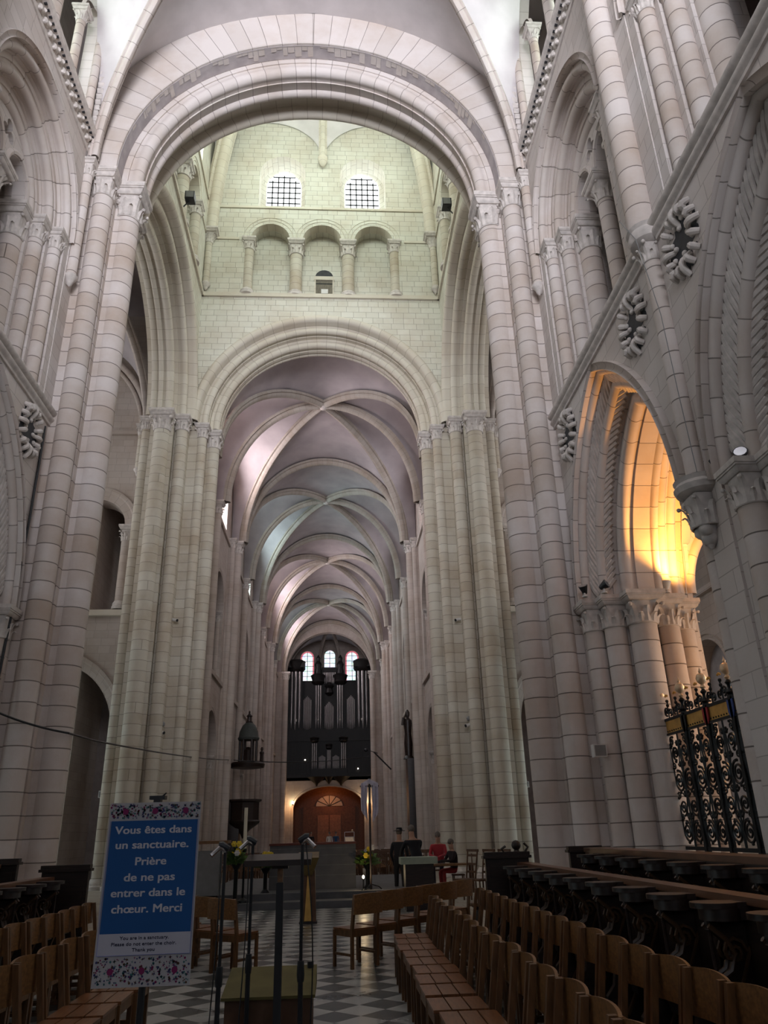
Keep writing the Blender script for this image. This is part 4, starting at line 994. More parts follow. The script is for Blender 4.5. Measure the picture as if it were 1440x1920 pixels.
# ---- choir stalls (carved divider, cap, turned colonnette, seat); local frame faces -X, divider plane at y=0
def make_stall():
    t=thing('choir_stall','x','stall')
    c=MB()
    o=[(.0,.30)]; 
    pl=[(.32,-.42),(.32,.42),(.27,.42),(.27,.10)]+[(.16+.16*cos(R(a))-.10,.16*sin(R(a))*.95) for a in range(40,321,20)]+[(.27,-.10),(.27,-.42)]
    c.prism(pl,1.065,1.10); pl2=[(x if x>.25 else .27+(x-.27)*.85,y*.98) for x,y in pl]; c.prism(pl2,.99,1.065)
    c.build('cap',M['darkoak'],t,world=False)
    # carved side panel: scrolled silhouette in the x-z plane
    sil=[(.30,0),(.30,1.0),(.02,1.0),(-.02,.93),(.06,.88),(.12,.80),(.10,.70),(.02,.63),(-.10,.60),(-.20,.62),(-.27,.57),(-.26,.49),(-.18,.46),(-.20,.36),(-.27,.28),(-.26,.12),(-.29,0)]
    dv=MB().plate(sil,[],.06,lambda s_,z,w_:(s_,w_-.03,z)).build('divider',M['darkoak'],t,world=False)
    sc=MB()
    for sd in (-.045,.045):
        sc.tube([(.13+.09*(1-k/16)*cos(k*.75),sd,.80+.09*(1-k/16)*sin(k*.75)) for k in range(17)],.014,5)
        sc.tube([(-.02,sd,.96),(.08,sd,.88),(.13,sd,.79),(.09,sd,.69),(-.02,sd,.63),(-.14,sd,.61)],.018,6)
        sc.tube([(.22,sd,.5),(.14,sd,.6),(.2,sd,.72),(.26,sd,.85)],.013,5); sc.tube([(.0,sd,.55),(-.08,sd,.45),(-.03,sd,.3),(-.12,sd,.15)],.018,5)
    sc.build('carved_scrolls',M['polish'],dv,world=False)
    MB().sphere((-.24,0,.60),.065,10,(1,.9,1.15)).sphere((-.29,0,.585),.025,6).sphere((-.22,0,.655),.05,8).build('carved_head',M['polish'],dv,world=False)
    MB().lathe([(.02,.45),(.028,.5),(.016,.55),(.016,.94),(.028,.97),(.02,1.0)],8,(-.0,.0)).build('colonnette',M['darkoak'],t,world=False)
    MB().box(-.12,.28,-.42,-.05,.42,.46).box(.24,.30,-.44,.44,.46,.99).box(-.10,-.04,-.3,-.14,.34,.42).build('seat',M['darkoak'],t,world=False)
    return t
st0=make_stall(); stT=TREE(st0); first=True
def place_stall(x,y,z,rz,label,group):
    global first
    if first: first=False; o=st0; o.location=(x,y,z); o.rotation_euler=(0,0,rz)
    else: o=dup(st0,(x,y,z),rz,tree=stT)
    o['label']=label; o['group']=group
for i in range(12): place_stall(3.22,3.35+i*.80,0,0,'carved dark oak stall in the front right row, %s from the camera'%ORD[i],'front right choir stalls')
for i in range(9): place_stall(4.22,5.3+i*.80,.14,0,'dark oak stall in the raised back right row, %s from the camera'%ORD[i],'back right choir stalls')
for i in range(9): place_stall(-3.22,6.2+i*.72,0,PI,'carved dark oak stall in the front left row, %s from the camera'%ORD[i],'front left choir stalls')
for i in range(8): place_stall(-4.22,7.0+i*.72,.14,PI,'dark oak stall in the raised back left row, %s from the camera'%ORD[i],'back left choir stalls')
def stall_rail(name,label,x0,x1,y0,y1,z,h=.05,back=True):
    t=thing(name,label,'stall rail',((x0+x1)/2,(y0+y1)/2,0))
    P=MB().box(x0,x1,y0,y1,z-h,z).box(x0+.02,x1-.02,y0,y1,z-h-.04,z-h); P.build('hand_rail',M['brownrail'],t)
    xm=x1-.06 if x0>0 else x0+.02
    MB().box(xm,xm+.04,y0,y1,0,z-h-.03).build('back_board',M['darkoak'],t)
    return t
M['brownrail']=plain('worn_rail',(.13,.06,.032),.3,var=.3,spec=.55,stretch=(4,.5,1))
stall_rail('stall_rail','long worn brown top rail behind the front right stalls',3.47,3.66,2.9,13.1,1.13)
stall_rail('stall_rail','long pale-edged top rail behind the raised right stalls',4.50,4.86,4.8,12.6,1.31,.06)
stall_rail('stall_rail','top rail behind the front left stalls',-3.66,-3.47,5.5,12.6,1.13)
stall_rail('stall_rail','top rail behind the raised left stalls',-4.86,-4.50,6.5,13.2,1.31,.06)
def end_panel(x,y,wd,h,label,fin=True):
    t=thing('stall_end_panel',label,'panel',(x,y,0))
    MB().box(x,x+wd,y,y+.09,0,h-.09).build('panel',M['darkoak'],t)
    MB().box(x-.04,x+wd+.04,y-.04,y+.13,h-.09,h-.05).box(x-.02,x+wd+.02,y-.02,y+.11,h-.05,h).box(x+.06,x+wd-.06,y-.012,y,.12,h-.2).build('moulding',M['darkoak'],t)
    if fin: MB().sphere((x+wd*.75,y+.05,h+.09),.075,10).lathe([(.05,h),(.03,h+.04)],8,(x+wd*.75,y+.05)).tube([(x+wd*.95,y+.05,h),(x+wd*1.02,y+.05,h+.06),(x+wd*.93,y+.05,h+.12)],.02,6).tube([(x+wd*.45,y+.05,h),(x+wd*.4,y+.05,h+.04),(x+wd*.5,y+.05,h+.08)],.02,6).build('carved_finial',M['darkoak'],t)
end_panel(2.98,12.75,.68,1.28,'tall dark end panel with a ball finial closing the front right stalls')
end_panel(4.35,12.85,.5,1.33,'scrolled end panel closing the raised right stalls',False)
end_panel(-3.7,12.7,.68,1.28,'dark end panel of the left stalls beside the sign',False)
end_panel(-4.9,13.3,.6,1.38,'end panel of the raised left stalls',False)
# stall platforms
tag(MB().box(3.7,5.2,2.5,12.9,0,.14).build('stall_platform',M['darkoak']),'dark wooden step carrying the raised right stalls','platform')
tag(MB().box(-5.2,-3.7,4.5,13.4,0,.14).build('stall_platform',M['darkoak']),'dark wooden step carrying the raised left stalls','platform')
# ---- stool
def stool(x,y,label):
    t=thing('turned_stool',label,'stool',(x,y,0))
    MB().lathe([(.16,.43),(.17,.45),(.165,.48),(.0,.485)],18,(x,y)).build('seat',M['oak'],t)
    MB().lathe([(.14,.0),(.13,.03),(.05,.07),(.035,.12),(.065,.2),(.07,.26),(.035,.33),(.03,.37),(.11,.43)],16,(x,y)).build('pedestal',M['darkoak'],t)
stool(3.05,14.2,'small round dark stool on a turned foot beyond the right chairs')
# rush chairs by the far pier
def prie(x,y,rz,label):
    t=thing('ladder_back_chair',label,'chair',(x,y,0),rz,'dark ladder back chairs by the far pier')
    for sx in (-1,1):
        MB().tube([(.2*sx,0,0),(.2*sx,0,.5),(.22*sx,-.1,1.12)],.022,6).build('leg',M['brownwood'],t,world=False)
        MB().tube([(.2*sx,.38,0),(.2*sx,.38,.45)],.02,6).build('leg',M['brownwood'],t,world=False)
    MB().box(-.22,.22,-.02,.40,.43,.47).build('seat',M['brownwood'],t,world=False)
    b=MB()
    for z,yy in ((.62,-.03),(.8,-.06),(1.0,-.085)): b.cbox((0,yy,z),(.42,.02,.05))
    b.cbox((0,-.1,1.12),(.52,.03,.06)).cbox((0,-.06,.8),(.03,.015,.5)); b.build('ladder_back',M['brownwood'],t,world=False)
for k,(x,y) in enumerate(((4.15,21.4),(4.5,21.0),(4.82,20.6))): prie(x,y,R(115),'dark ladder-back chair by the far right pier, %s from the altar'%['nearest','middle one','farthest'][k])
# ---- sanctuary furniture
al=thing('altar','massive grey stone altar block on a dark step','altar',(.07,22.4,.3))
MB().box(-1.07,1.20,22.0,22.9,.3,1.36).build('block',M['slate'],al)
g_=MB()
for z in (.62,.86,1.1,1.27): g_.box(-1.075,1.205,21.993,22.0,z,z+.008)
g_.build('joint_lines',plain('pale_joint',(.2,.2,.2),.7),al)
MB().box(-1.09,1.22,21.97,22.93,1.36,1.41).build('red_top',plain('red_slab',(.13,.04,.03),.6),al)
am=thing('gilded_ambo','bronze ambo with a tapering gold blade in front of the altar','ambo',(.17,16.9,0))
MB().prism([(-.05,16.75),(.30,16.75),(.30,17.05),(-.05,17.05)],0,.04).build('foot',M['darkoak'],am)
q=MB(); q.add([(-.03,16.78,0.04),(.28,16.78,.04),(.28,17.0,.04),(-.03,17.0,.04),(.0,16.78,.95),(.25,16.78,.95),(.25,17.0,.95),(.0,17.0,.95)],[(0,1,5,4),(1,2,6,5),(2,3,7,6),(3,0,4,7),(4,5,6,7)]); q.build('post',M['brownwood'],am)
q=MB(); q.add([(.05,16.765,.05),(.20,16.765,.05),(.145,16.765,.88),(.105,16.765,.88),(.05,16.775,.05),(.20,16.775,.05),(.145,16.775,.88),(.105,16.775,.88)],[(0,1,2,3),(0,4,5,1),(1,5,6,2),(2,6,7,3),(3,7,4,0)]); q.build('gold_blade',M['gold'],am)
q=MB(); q.add([(.05,16.7,.86),(.2,16.7,.86),(.2,17.05,.86),(.05,17.05,.86),(-.09,16.62,1.18),(.33,16.62,1.18),(.33,17.1,1.28),(-.09,17.1,1.28)],[(0,1,5,4),(1,2,6,5),(2,3,7,6),(3,0,4,7),(4,5,6,7)]); q.build('book_desk',plain('dark_bronze',(.16,.11,.04),.45,.6),am)
# credence table left, with flowers and paschal candle
cr=thing('credence_table','grey credence table with a wooden top left of the altar','table',(-2.4,20.9,.15))
MB().box(-2.95,-2.0,20.6,21.3,1.46,1.53).build('top',M['oakback'],cr)
MB().box(-2.85,-2.2,20.75,21.2,.15,1.3).build('body',M['grey'],cr)
for x in (-2.9,-2.1): MB().box(x,x+.06,20.65,20.71,.15,1.46).build('leg',M['grey'],cr)
pc=thing('paschal_candle','tall cream paschal candle rising above the yellow flowers','candle',(-1.56,20.4,.15))
MB().lathe([(.16,.15),(.14,.2),(.03,.26),(.022,1.2),(.06,1.3),(.05,1.34)],12,(-1.56,20.4)).build('stand',M['iron'],pc)
MB().cyl(-1.56,20.4,1.34,2.27,.042,n=14).build('wax',M['wax'],pc)
def bouquet(x,y,z,h,r,label,ny,nw,seed,ped=.6):
    random.seed(seed); t=thing('flower_arrangement',label,'flowers',(x,y,z))
    MB().lathe([(.12,z),(.10,z+.03),(.05,z+.08),(.05,z+ped-.12),(.13,z+ped),(.11,z+ped+.02)],14,(x,y)).build('pedestal',M['iron'],t)
    lf=MB(); st=MB(); fl=MB(); wh=MB()
    for i in range(130):
        a=random.uniform(0,2*PI); e=random.uniform(-.2,1.45); rr=r*random.uniform(.4,1)
        c=Vector((x+rr*cos(a)*cos(e),y+rr*sin(a)*cos(e),z+ped+h*.35*sin(e)*random.uniform(.5,1.6)+.05))
        d=Vector((cos(a),sin(a),.3)).normalized()*random.uniform(.14,.26); s_=Vector((-sin(a),cos(a),.5)).normalized()*.045
        lf.add([tuple(c-d*.5),tuple(c+s_),tuple(c+d*.5),tuple(c-s_)],[(0,1,2,3)])
        if i%4==0: st.tube([(x,y,z+ped),tuple(c)],.005,4)
    for i in range(ny+nw):
        a=random.uniform(0,2*PI); rr=r*random.uniform(.1,.8); c=(x+rr*cos(a),y+rr*sin(a)-.05,z+ped+h*random.uniform(.3,.85))
        (fl if i<ny else wh).sphere(c,.035,7)
        for k in range(6):
            b=PI/3*k; (fl if i<ny else wh).sphere((c[0]+.045*cos(b),c[1]-.01,c[2]+.045*sin(b)),.028,6,(1,.4,1))
    lf.build('leaves',M['green'],t); st.build('stems',M['green'],t)
    if ny: fl.build('yellow_blooms',M['yellow'],t)
    if nw: wh.build('white_blooms',M['white'],t)
bouquet(-1.72,20.2,.15,.55,.30,'tall bouquet with yellow daffodils at the foot of the paschal candle',8,1,3,.85)
bouquet(-1.1,21.2,.3,.4,.30,'low yellow flowers at the left corner of the altar',7,2,4,.55)
bouquet(1.5,21.75,.3,.55,.36,'green leafy bouquet with few blooms at the right corner of the altar',3,2,5,.55)
# processional cross veiled in white cloth
pxx=thing('veiled_cross','tall processional cross draped with white cloth, right of the altar','cross',(1.56,21.2,.3))
MB().tube([(1.56,21.2,.3),(1.56,21.2,2.95)],.028,8).build('pole',M['darkoak'],pxx)
MB().cbox((1.56,21.2,2.75),(.5,.04,.045)).cbox((1.56,21.2,2.2),(.07,.07,.25)).build('cross_bar',M['darkoak'],pxx)
for a in (0,2*PI/3,4*PI/3): MB().tube([(1.56,21.2,.42),(1.56+.2*cos(a),21.2+.2*sin(a),.36),(1.56+.27*cos(a),21.2+.27*sin(a),.3)],.014,6).build('foot',M['iron'],pxx)
def drape(x,dz,sg):
    P=[]
    for i in range(13):
        u=i/12; row=[]
        for j in range(12):
            v=j/11; row.append((x+sg*(.02+u*.16)+.015*sin(v*3)*sg,21.16+.035*sin(u*11+v*2)-.01,2.84-.02*u-v*(dz-.25*u)))
        P.append(row)
    return P
cl=MB(); cl.grid(drape(1.60,.98,1)).grid(drape(1.52,.92,-1))
P=[[(1.56+.21*(-1+2*i/12),21.14+.02*sin(i),2.93-.10*abs(-1+2*i/12)-.12*j/3) for j in range(4)] for i in range(13)]; cl.grid(P)
o=cl.build('white_drape',M['cloth'],pxx); sd=o.modifiers.new('s','SOLIDIFY'); sd.thickness=.012
# small candle on the floor
fc=thing('floor_candle','small burning candle in a dark holder on the altar step','candle',(1.36,20.95,.3))
MB().lathe([(.06,.3),(.05,.32),(.018,.34),(.018,.55)],10,(1.36,20.95)).build('holder',M['iron'],fc); MB().sphere((1.36,20.95,.60),.028,8,(1,1,1.5)).build('flame',M['g_flame'],fc)
lamp('candle_light','POINT',(1.36,20.8,.72),None,5,(1,.75,.45),.03)
# right side table with pale green cloth
gt=thing('draped_table','dark side table with a pale green cloth edge, right of the altar','table',(2.55,18.7,0))
MB().box(2.12,2.95,18.5,19.1,.94,1.08).build('cloth',plain('pale_green_cloth',(.30,.34,.27),.85,var=.1),gt); MB().box(2.22,2.86,18.55,19.05,0,.94).build('body',M['darkoak'],gt)
gt=thing('wooden_bench_table','plain brown table where two people sit beside the right pier','table',(3.9,23.6,0))
MB().box(3.1,4.6,23.3,23.9,.70,.75).build('top',M['oakback'],gt)
for x in (3.15,4.5):
    for y in (23.35,23.8): MB().box(x,x+.06,y,y+.06,0,.70).build('leg',M['brownwood'],gt)
# kneeling rail and rush chairs of the nave
kr=thing('low_rail','low brown wooden rail at the foot of the nave, right of the altar','rail',(2.9,29.5,0))
MB().box(1.7,4.2,29.4,29.5,.95,1.02).build('top_rail',M['brownwood'],kr)
for i in range(11): MB().box(1.75+i*.235,1.79+i*.235,29.42,29.48,0,.95).build('baluster',M['brownwood'],kr)
kr=thing('low_rail','low brown wooden rail at the foot of the nave, left of the altar','rail',(-2.9,29.5,0))
MB().box(-4.2,-1.5,29.4,29.5,.95,1.02).build('top_rail',M['brownwood'],kr)
for i in range(11): MB().box(-4.15+i*.25,-4.11+i*.25,29.42,29.48,0,.95).build('baluster',M['brownwood'],kr)
def rush():
    t=thing('rush_chair','x','chair')
    MB().box(-.2,.2,0,.38,.42,.46).build('seat',M['straw'],t,world=False)
    b=MB(); b.cbox((0,-.03,.9),(.42,.02,.06)).cbox((0,-.02,.72),(.38,.02,.04)); b.build('backrest',M['brownwood'],t,world=False)
    for sx in (-1,1): MB().tube([(.19*sx,.01,0),(.19*sx,.01,.45),(.2*sx,-.04,.93)],.018,5).build('leg',M['brownwood'],t,world=False); MB().tube([(.19*sx,.36,0),(.19*sx,.36,.42)],.018,5).build('leg',M['brownwood'],t,world=False)
    return t
r0=rush(); rT=TREE(r0); fr=True
for side,xs in (('right',(1.3,1.85,2.4,2.95,3.5,4.05)),('left',(-1.3,-1.85,-2.4,-2.95,-3.5,-4.05))):
    for row in range(7):
        for k,x in enumerate(xs):
            y=31.2+row*1.05
            if fr: fr=False; o=r0; o.location=(x,y,0); o.rotation_euler=(0,0,PI)
            else: o=dup(r0,(x,y,0),PI,tree=rT)
            o['label']='rush nave chair %s of the altar, %s row, %s from the middle'%(side,ORDW[row],ORDW[k]); o['group']='rush chairs in the nave'
# ---- choir lectern, box desk, microphone stands, notice
le=thing('lectern','thin black lectern post with a wooden book board across the view','lectern',(.345,4.75,0))
MB().box(.325,.365,4.73,4.77,.02,1.36).build('post',M['black'],le); MB().box(.33,.36,4.735,4.765,1.36,1.44).build('wooden_collar',M['oakback'],le)
MB().cbox((.335,4.76,1.475),(.37,.22,.02),Matrix.Rotation(R(10),3,'X')).cbox((.335,4.65,1.462),(.37,.02,.03)).build('book_board',M['darkoak'],le); MB().box(.30,.39,4.7,4.8,1.43,1.47).build('bracket',M['darkoak'],le)
MB().box(.2,.49,4.6,4.9,0,.025).build('foot_plate',M['black'],le)
bx=thing('box_desk','small brown box desk with an olive baize top, cut by the bottom edge','desk',(.28,5.3,0))
q=MB(); q.box(.03,.52,5.05,5.5,0,.76); q.build('body',M['brownwood'],bx)
MB().add([(.01,5.03,.765),(.54,5.03,.765),(.54,5.5,.85),(.01,5.5,.85),(.01,5.03,.75),(.54,5.03,.75),(.54,5.5,.75),(.01,5.5,.75)],[(0,1,2,3),(0,4,5,1),(1,5,6,2),(2,6,7,3),(3,7,4,0)]).build('baize_top',M['olive'],bx)
MB().cyl(.5,5.45,.84,.875,.02,n=8).build('knob',M['black'],bx)
def mic(x,y,h,lean,label,head=True):
    t=thing('microphone_stand',label,'microphone stand',(x,y,0))
    MB().tube([(x,y,.05),(x,y,h*.62)],.013,8).build('lower_tube',M['black'],t); MB().tube([(x,y,h*.6),(x,y,h)],.009,8).build('upper_tube',M['black'],t)
    MB().lathe([(.017,h*.58),(.02,h*.6),(.017,h*.64)],10,(x,y)).build('clamp',M['black'],t)
    for a in (.4,.4+2*PI/3,.4+4*PI/3): MB().tube([(x,y,.10),(x+.26*cos(a),y+.26*sin(a),.015)],.009,6).build('leg',M['black'],t)
    MB().tube([(x,y,h),(x+lean*.03,y-.02,h+.015),(x+lean*.07,y-.04,h-.02)],[.012,.014,.012],8).build('clip',M['chrome'],t)
    MB().tube([(x-lean*.02,y,h+.01),(x+lean*.02,y,h+.03),(x+lean*.035,y,h+.03)],[.016,.022,.02],8).build('microphone',M['black'],t)
    pts=[]
    for i in range(15):
        u=i/14; pts.append((x+lean*.02+.02*sin(u*5)+lean*.025*sin(PI*u),y-.02,h-u*(h-.02)))
    MB().tube(pts,.0035,5).build('cable',M['black'],t)
mic(.05,4.6,1.53,-1,'microphone stand with a silver clip, leftmost of the three beside the sign')
mic(.17,4.9,1.555,-1,'microphone stand between the leftmost stand and the lectern post')
mic(.475,4.55,1.56,1,'sturdy black microphone stand right of the lectern post')
sg_=thing('notice_board','blue notice asking visitors not to enter the choir, on a black stand','sign',(0,3.0,0))
pnl=MB().box(-.163,.163,3.0,3.006,1.145,1.725).build('panel',M['cloth2'] if 'cloth2' in M else plain('sign_paper',(.46,.44,.45),.7,var=.03),sg_)
blf=MB().box(-.152,.155,2.997,3.0,1.305,1.664).build('blue_field',plain('sign_blue',(.012,.085,.27),.6,var=.05),sg_)
whf=MB().box(-.155,.158,2.9965,3.0,1.240,1.305).build('white_field',plain('sign_white',(.50,.49,.56),.7,var=.03),sg_)
fm=MB()
for z in (1.2415,1.3045): pass
fm.box(-.156,-.154,2.9955,2.997,1.24,1.664).box(.157,.159,2.9955,2.997,1.24,1.664).box(-.156,.159,2.9955,2.997,1.2385,1.2405); fm.build('thin_border',plain('sign_border',(.25,.27,.5),.6),sg_)
random.seed(11)
cols=[plain('motif_teal',(.06,.17,.18),.7),plain('motif_navy',(.06,.06,.16),.7),plain('motif_plum',(.22,.02,.10),.7),plain('motif_brown',(.10,.05,.03),.7)]
for band,(z0,z1) in (('upper',(1.668,1.722)),('lower',(1.148,1.236))):
    for ci,mm in enumerate(cols):
        q=MB()
        for i in range(95 if ci<2 else 60):
            x=random.uniform(-.158,.158); z=random.uniform(z0+.004,z1-.004); r_=random.uniform(.0018,.0042); a0=random.uniform(0,PI)
            if i%2: q.add([(x+r_*2.0*cos(a0+k*PI/2+s_*.35)*(1 if s_ else .25),2.9985,z+r_*2.0*sin(a0+k*PI/2+s_*.35)*(1 if s_ else .25)) for k in range(4) for s_ in (0,1)],[tuple(range(8))])
            else: q.add([(x+r_*cos(k*PI/4),2.9985,z+r_*sin(k*PI/4)) for k in range(8)],[tuple(range(8))])
        if ci==2:
            for x in (-.105,0,.11):
                zc=(z0+z1)/2; q.add([(x+.009*cos(a)*(1.15),2.998,zc+.011*sin(a)) for a in [k*PI/5 for k in range(10)]],[tuple(range(10))])
        q.build('flower_border_'+band,mm,pnl)
def text(s,z,size,wd,mm,par,hgt,shifts=(-.0011,0,.0011)):
    c=bpy.data.curves.new('tmp','FONT'); c.body=s; c.size=1; c.resolution_u=3
    o=bpy.data.objects.new('tmp',c); COL.objects.link(o); bpy.context.view_layer.update()
    me=bpy.data.meshes.new_from_object(o.evaluated_get(bpy.context.evaluated_depsgraph_get()))
    xs=[v.co.x for v in me.vertices]; x0,x1=min(xs),max(xs); k=wd/(x1-x0); t=MB()
    for i,d in enumerate(shifts):
        for e in ((-.0005,.0005) if len(shifts)>1 else (0,)):
            t.add([((v.co.x-(x0+x1)/2)*k+d,2.9962-.00005*i-.00002*(e>0),z+(v.co.y-.33)*hgt+e) for v in me.vertices],[tuple(p.vertices) for p in me.polygons])
    bpy.data.objects.remove(o); bpy.data.meshes.remove(me)
    return t.build('lettering',mm,par)
tw_=plain('letter_white',(.58,.57,.62),.7,var=.02); tb_=plain('letter_black',(.02,.02,.05),.7)
for s,z,wd in (('Vous êtes dans',1.633,.27),('un sanctuaire.',1.584,.255),('Prière',1.530,.107),('de ne pas',1.479,.175),('entrer dans le',1.430,.254),('chœur. Merci',1.380,.24)):
    text(s,z,1,wd,tw_,blf,.036)
for s,z,wd in (('You are in a sanctuary.',1.291,.165),('Please do not enter the choir.',1.273,.218),('Thank you',1.255,.076)):
    text(s,z,1,wd,tb_,whf,.0145,(-.0002,.0002))
MB().tube([(0,3.03,.02),(0,3.03,1.70)],.012,8).build('post',M['black'],sg_)
MB().box(-.16,.16,3.008,3.02,1.2,1.215).box(-.16,.16,3.008,3.02,1.66,1.675).build('back_bar',M['black'],sg_)
MB().box(-.028,.028,3.01,3.05,1.735,1.748).box(-.012,.012,3.01,3.05,1.70,1.735).tube([(.01,3.03,1.742),(.03,3.02,1.757)],.003,5).build('top_clip',M['black'],sg_)
for a in (PI/2,PI/2+2.1,PI/2-2.1): MB().tube([(0,3.03,.12),(.3*cos(a),3.03+.3*sin(a),.01)],.010,6).build('foot',M['black'],sg_)
# =================================================================== GRILLE
gr=thing('iron_grille','black wrought-iron scroll grille with gilded finials and heraldic band under the right arch','grille',(7.0,12.8,0))
GX=7.0; gy=[14.62,13.72,12.83,11.94,11.05]
MB().box(GX-.2,GX+.2,11,14.7,0,1.1).build('plinth',M['nwall'],gr)
fr_=MB(); fr_.box(GX-.03,GX+.03,11,14.68,1.18,1.24).box(GX-.03,GX+.03,11,14.68,3.16,3.20).box(GX-.03,GX+.03,11,14.68,3.42,3.47); fr_.build('rails',M['iron'],gr)
for y in gy: MB().box(GX-.045,GX+.045,y-.04,y+.04,1.1,3.5).lathe([(.04,3.5),(.075,3.54),(.03,3.6),(.03,3.66),(.06,3.70),(.02,3.75)],10,(GX,y)).build('post',M['iron'],gr)
ed=MB()
for i in range(30): ed.sphere((GX,14.68,1.22+i*.073),.032,6)
ed.build('beaded_edge',M['iron'],gr)
def spiral(mb,y,z,r,turns,sgn=1,a0=0,th=.014,n=40):
    mb.tube([(GX,y+sgn*(r*(1-.86*i/n))*cos(a0+turns*2*PI*i/n),z+(r*(1-.86*i/n))*sin(a0+turns*2*PI*i/n)) for i in range(n+1)],[th*1.45*(1-.3*i/n) for i in range(n+1)],5)
    mb.sphere((GX,y,z),r*.13,6)
for k in range(4):
    ya,yb=gy[k+1],gy[k]; w_=(yb-ya); c=(ya+yb)/2; m_=MB()
    for s2 in (-1,1):
        spiral(m_,c+s2*w_*.235,2.33,.195,2.3,s2,PI/2,.016)
        spiral(m_,c+s2*w_*.21,2.83,.125,1.9,s2,-PI/2,.014); spiral(m_,c+s2*w_*.30,3.05,.08,1.5,-s2,PI/2,.012)
        spiral(m_,c+s2*w_*.25,1.88,.135,1.8,-s2,-PI/2,.014); spiral(m_,c+s2*w_*.235,1.47,.185,2.2,s2,PI/2,.016)
        m_.tube([(GX,c+s2*w_*.44,1.24),(GX,c+s2*w_*.40,1.75),(GX,c+s2*w_*.45,2.1),(GX,c+s2*w_*.40,2.65),(GX,c+s2*w_*.44,3.16)],.014,5)
        m_.tube([(GX,c+s2*.02,1.24),(GX,c+s2*w_*.04,1.6),(GX,c+s2*w_*.13,1.72),(GX,c+s2*w_*.03,2.05),(GX,c+s2*w_*.02,2.5),(GX,c+s2*w_*.09,2.68),(GX,c,3.1)],.012,5)
        for zz in (1.7,2.08,2.6,2.97): m_.sphere((GX,c+s2*w_*.08,zz),.03,6); m_.sphere((GX,c+s2*w_*.40,zz-.03),.028,6)
    for s2 in (-1,1):
        for zz,rr_ in ((1.72,.06),(2.09,.07),(2.60,.07),(2.98,.05)):
            spiral(m_,c+s2*w_*.36,zz,rr_,1.4,s2,0,.011,20); spiral(m_,c+s2*w_*.09,zz+.04,rr_*.9,1.3,-s2,PI,.011,20)
        for zz in (1.3,1.62,2.14,2.52,2.68,2.92,3.12): m_.sphere((GX,c+s2*w_*.25,zz),.028,6)
    m_.tube([(GX,c,1.24),(GX,c,3.16)],.016,5); m_.build('scroll_panel',M['iron'],gr)
    MB().box(GX-.012,GX+.012,ya+.05,yb-.05,3.20,3.42).build('gilt_band',M['gold'],gr)
    dd=MB()
    for i in range(8): dd.sphere((GX-.015,ya+.12+i*(w_-.24)/7,3.235),.016,6)
    dd.build('band_studs',M['iron'],gr)
    crst=MB(); gl=MB()
    for s2 in (-1,1):
        spiral(crst,c+s2*w_*.30,3.60,.085,1.5,s2,-PI/2,.014); spiral(crst,c+s2*w_*.12,3.57,.07,1.4,-s2,-PI/2,.012)
        crst.tube([(GX,c+s2*w_*.21,3.47),(GX,c+s2*w_*.22,3.66),(GX,c+s2*w_*.19,3.80)],.015,5)
        for zz in (3.62,3.70,3.78): crst.sphere((GX,c+s2*w_*.21,zz),.034,6)
        for a in (-.5,0,.5): gl.sphere((GX,c+s2*(w_*.21)+.045*sin(a*2),3.86+.03*cos(a*2)),.022,6)
    crst.build('crest_scrolls',M['iron'],gr); gl.build('gilt_leaves',M['gold'],gr)
for y in gy:
    MB().lathe([(.02,3.74),(.05,3.78),(.025,3.82),(.075,3.87),(.09,3.93),(.07,3.99),(.02,4.02),(.028,4.05),(.01,4.09),(.001,4.13)],14,(GX,y)).build('gilt_finial',M['goldpale'],gr)
for y,mm in ((12.83,'red'),(11.94,'blue'),(13.72,'iron')):
    MB().plate([(y-.10,3.43),(y+.10,3.43),(y+.10,3.24),(y+.06,3.17),(y,3.13),(y-.06,3.17),(y-.10,3.24)],[],.03,lambda s_,z,w_:(GX-.045+w_*.6,s_,z)).build('heraldic_shield',M[mm],gr)
# =================================================================== PULPIT and statue
pu=thing('pulpit','dark wooden pulpit with a domed canopy and lantern against the left nave pier','pulpit',(-4.7,48,0))
MB().lathe([(.02,1.5),(.15,1.75),(.45,2.0),(.75,2.2),(.9,2.3),(.95,2.42),(.88,2.5),(.88,3.45),(1.02,3.52),(1.02,3.62),(.8,3.62)],8,(-4.7,48)).build('basket',M['darkoak'],pu)
MB().box(-5.7,-4.9,47.6,48.4,0,3.5).build('stair_body',M['darkoak'],pu)
MB().lathe([(.6,5.35),(1.0,5.4),(1.05,5.6),(.95,5.7),(.55,5.75)],16,(-4.6,48)).build('canopy_base',M['darkoak'],pu)
for k in range(6): MB().cyl(-4.6+.5*cos(k*PI/3),48+.5*sin(k*PI/3),5.7,7.0,.075,n=10).build('column',M['darkoak'],pu)
dm=MB().lathe([(.62,7.0),(.66,7.12),(.6,7.2),(.56,7.5),(.4,7.85),(.22,8.02)],16,(-4.6,48)).build('dome',plain('dome_lead',(.05,.055,.05),.5),pu)
MB().lathe([(.2,8.0),(.22,8.08),(.14,8.12),(.14,8.38),(.2,8.42),(.1,8.52),(.04,8.6),(.06,8.68),(.01,8.76)],10,(-4.6,48)).build('lantern',M['darkoak'],dm)
MB().lathe([(.3,5.7),(.28,6.4),(.1,6.6)],8,(-4.6,48)).build('inner_drum',M['darkoak'],pu)
MB().lathe([(.12,5.75),(.10,6.1),(.14,6.25),(.06,6.35),(.09,6.45),(.05,6.56)],8,(-3.75,47.8)).build('angel_statuette',M['darkoak'],pu)
bd=thing('statue_panelling','tall dark carved panelling with a standing figure against the right nave pier','panelling',(5.3,48,0))
MB().box(5.0,5.75,47.3,48.7,0,5.7).build('panelling',M['darkoak'],bd)
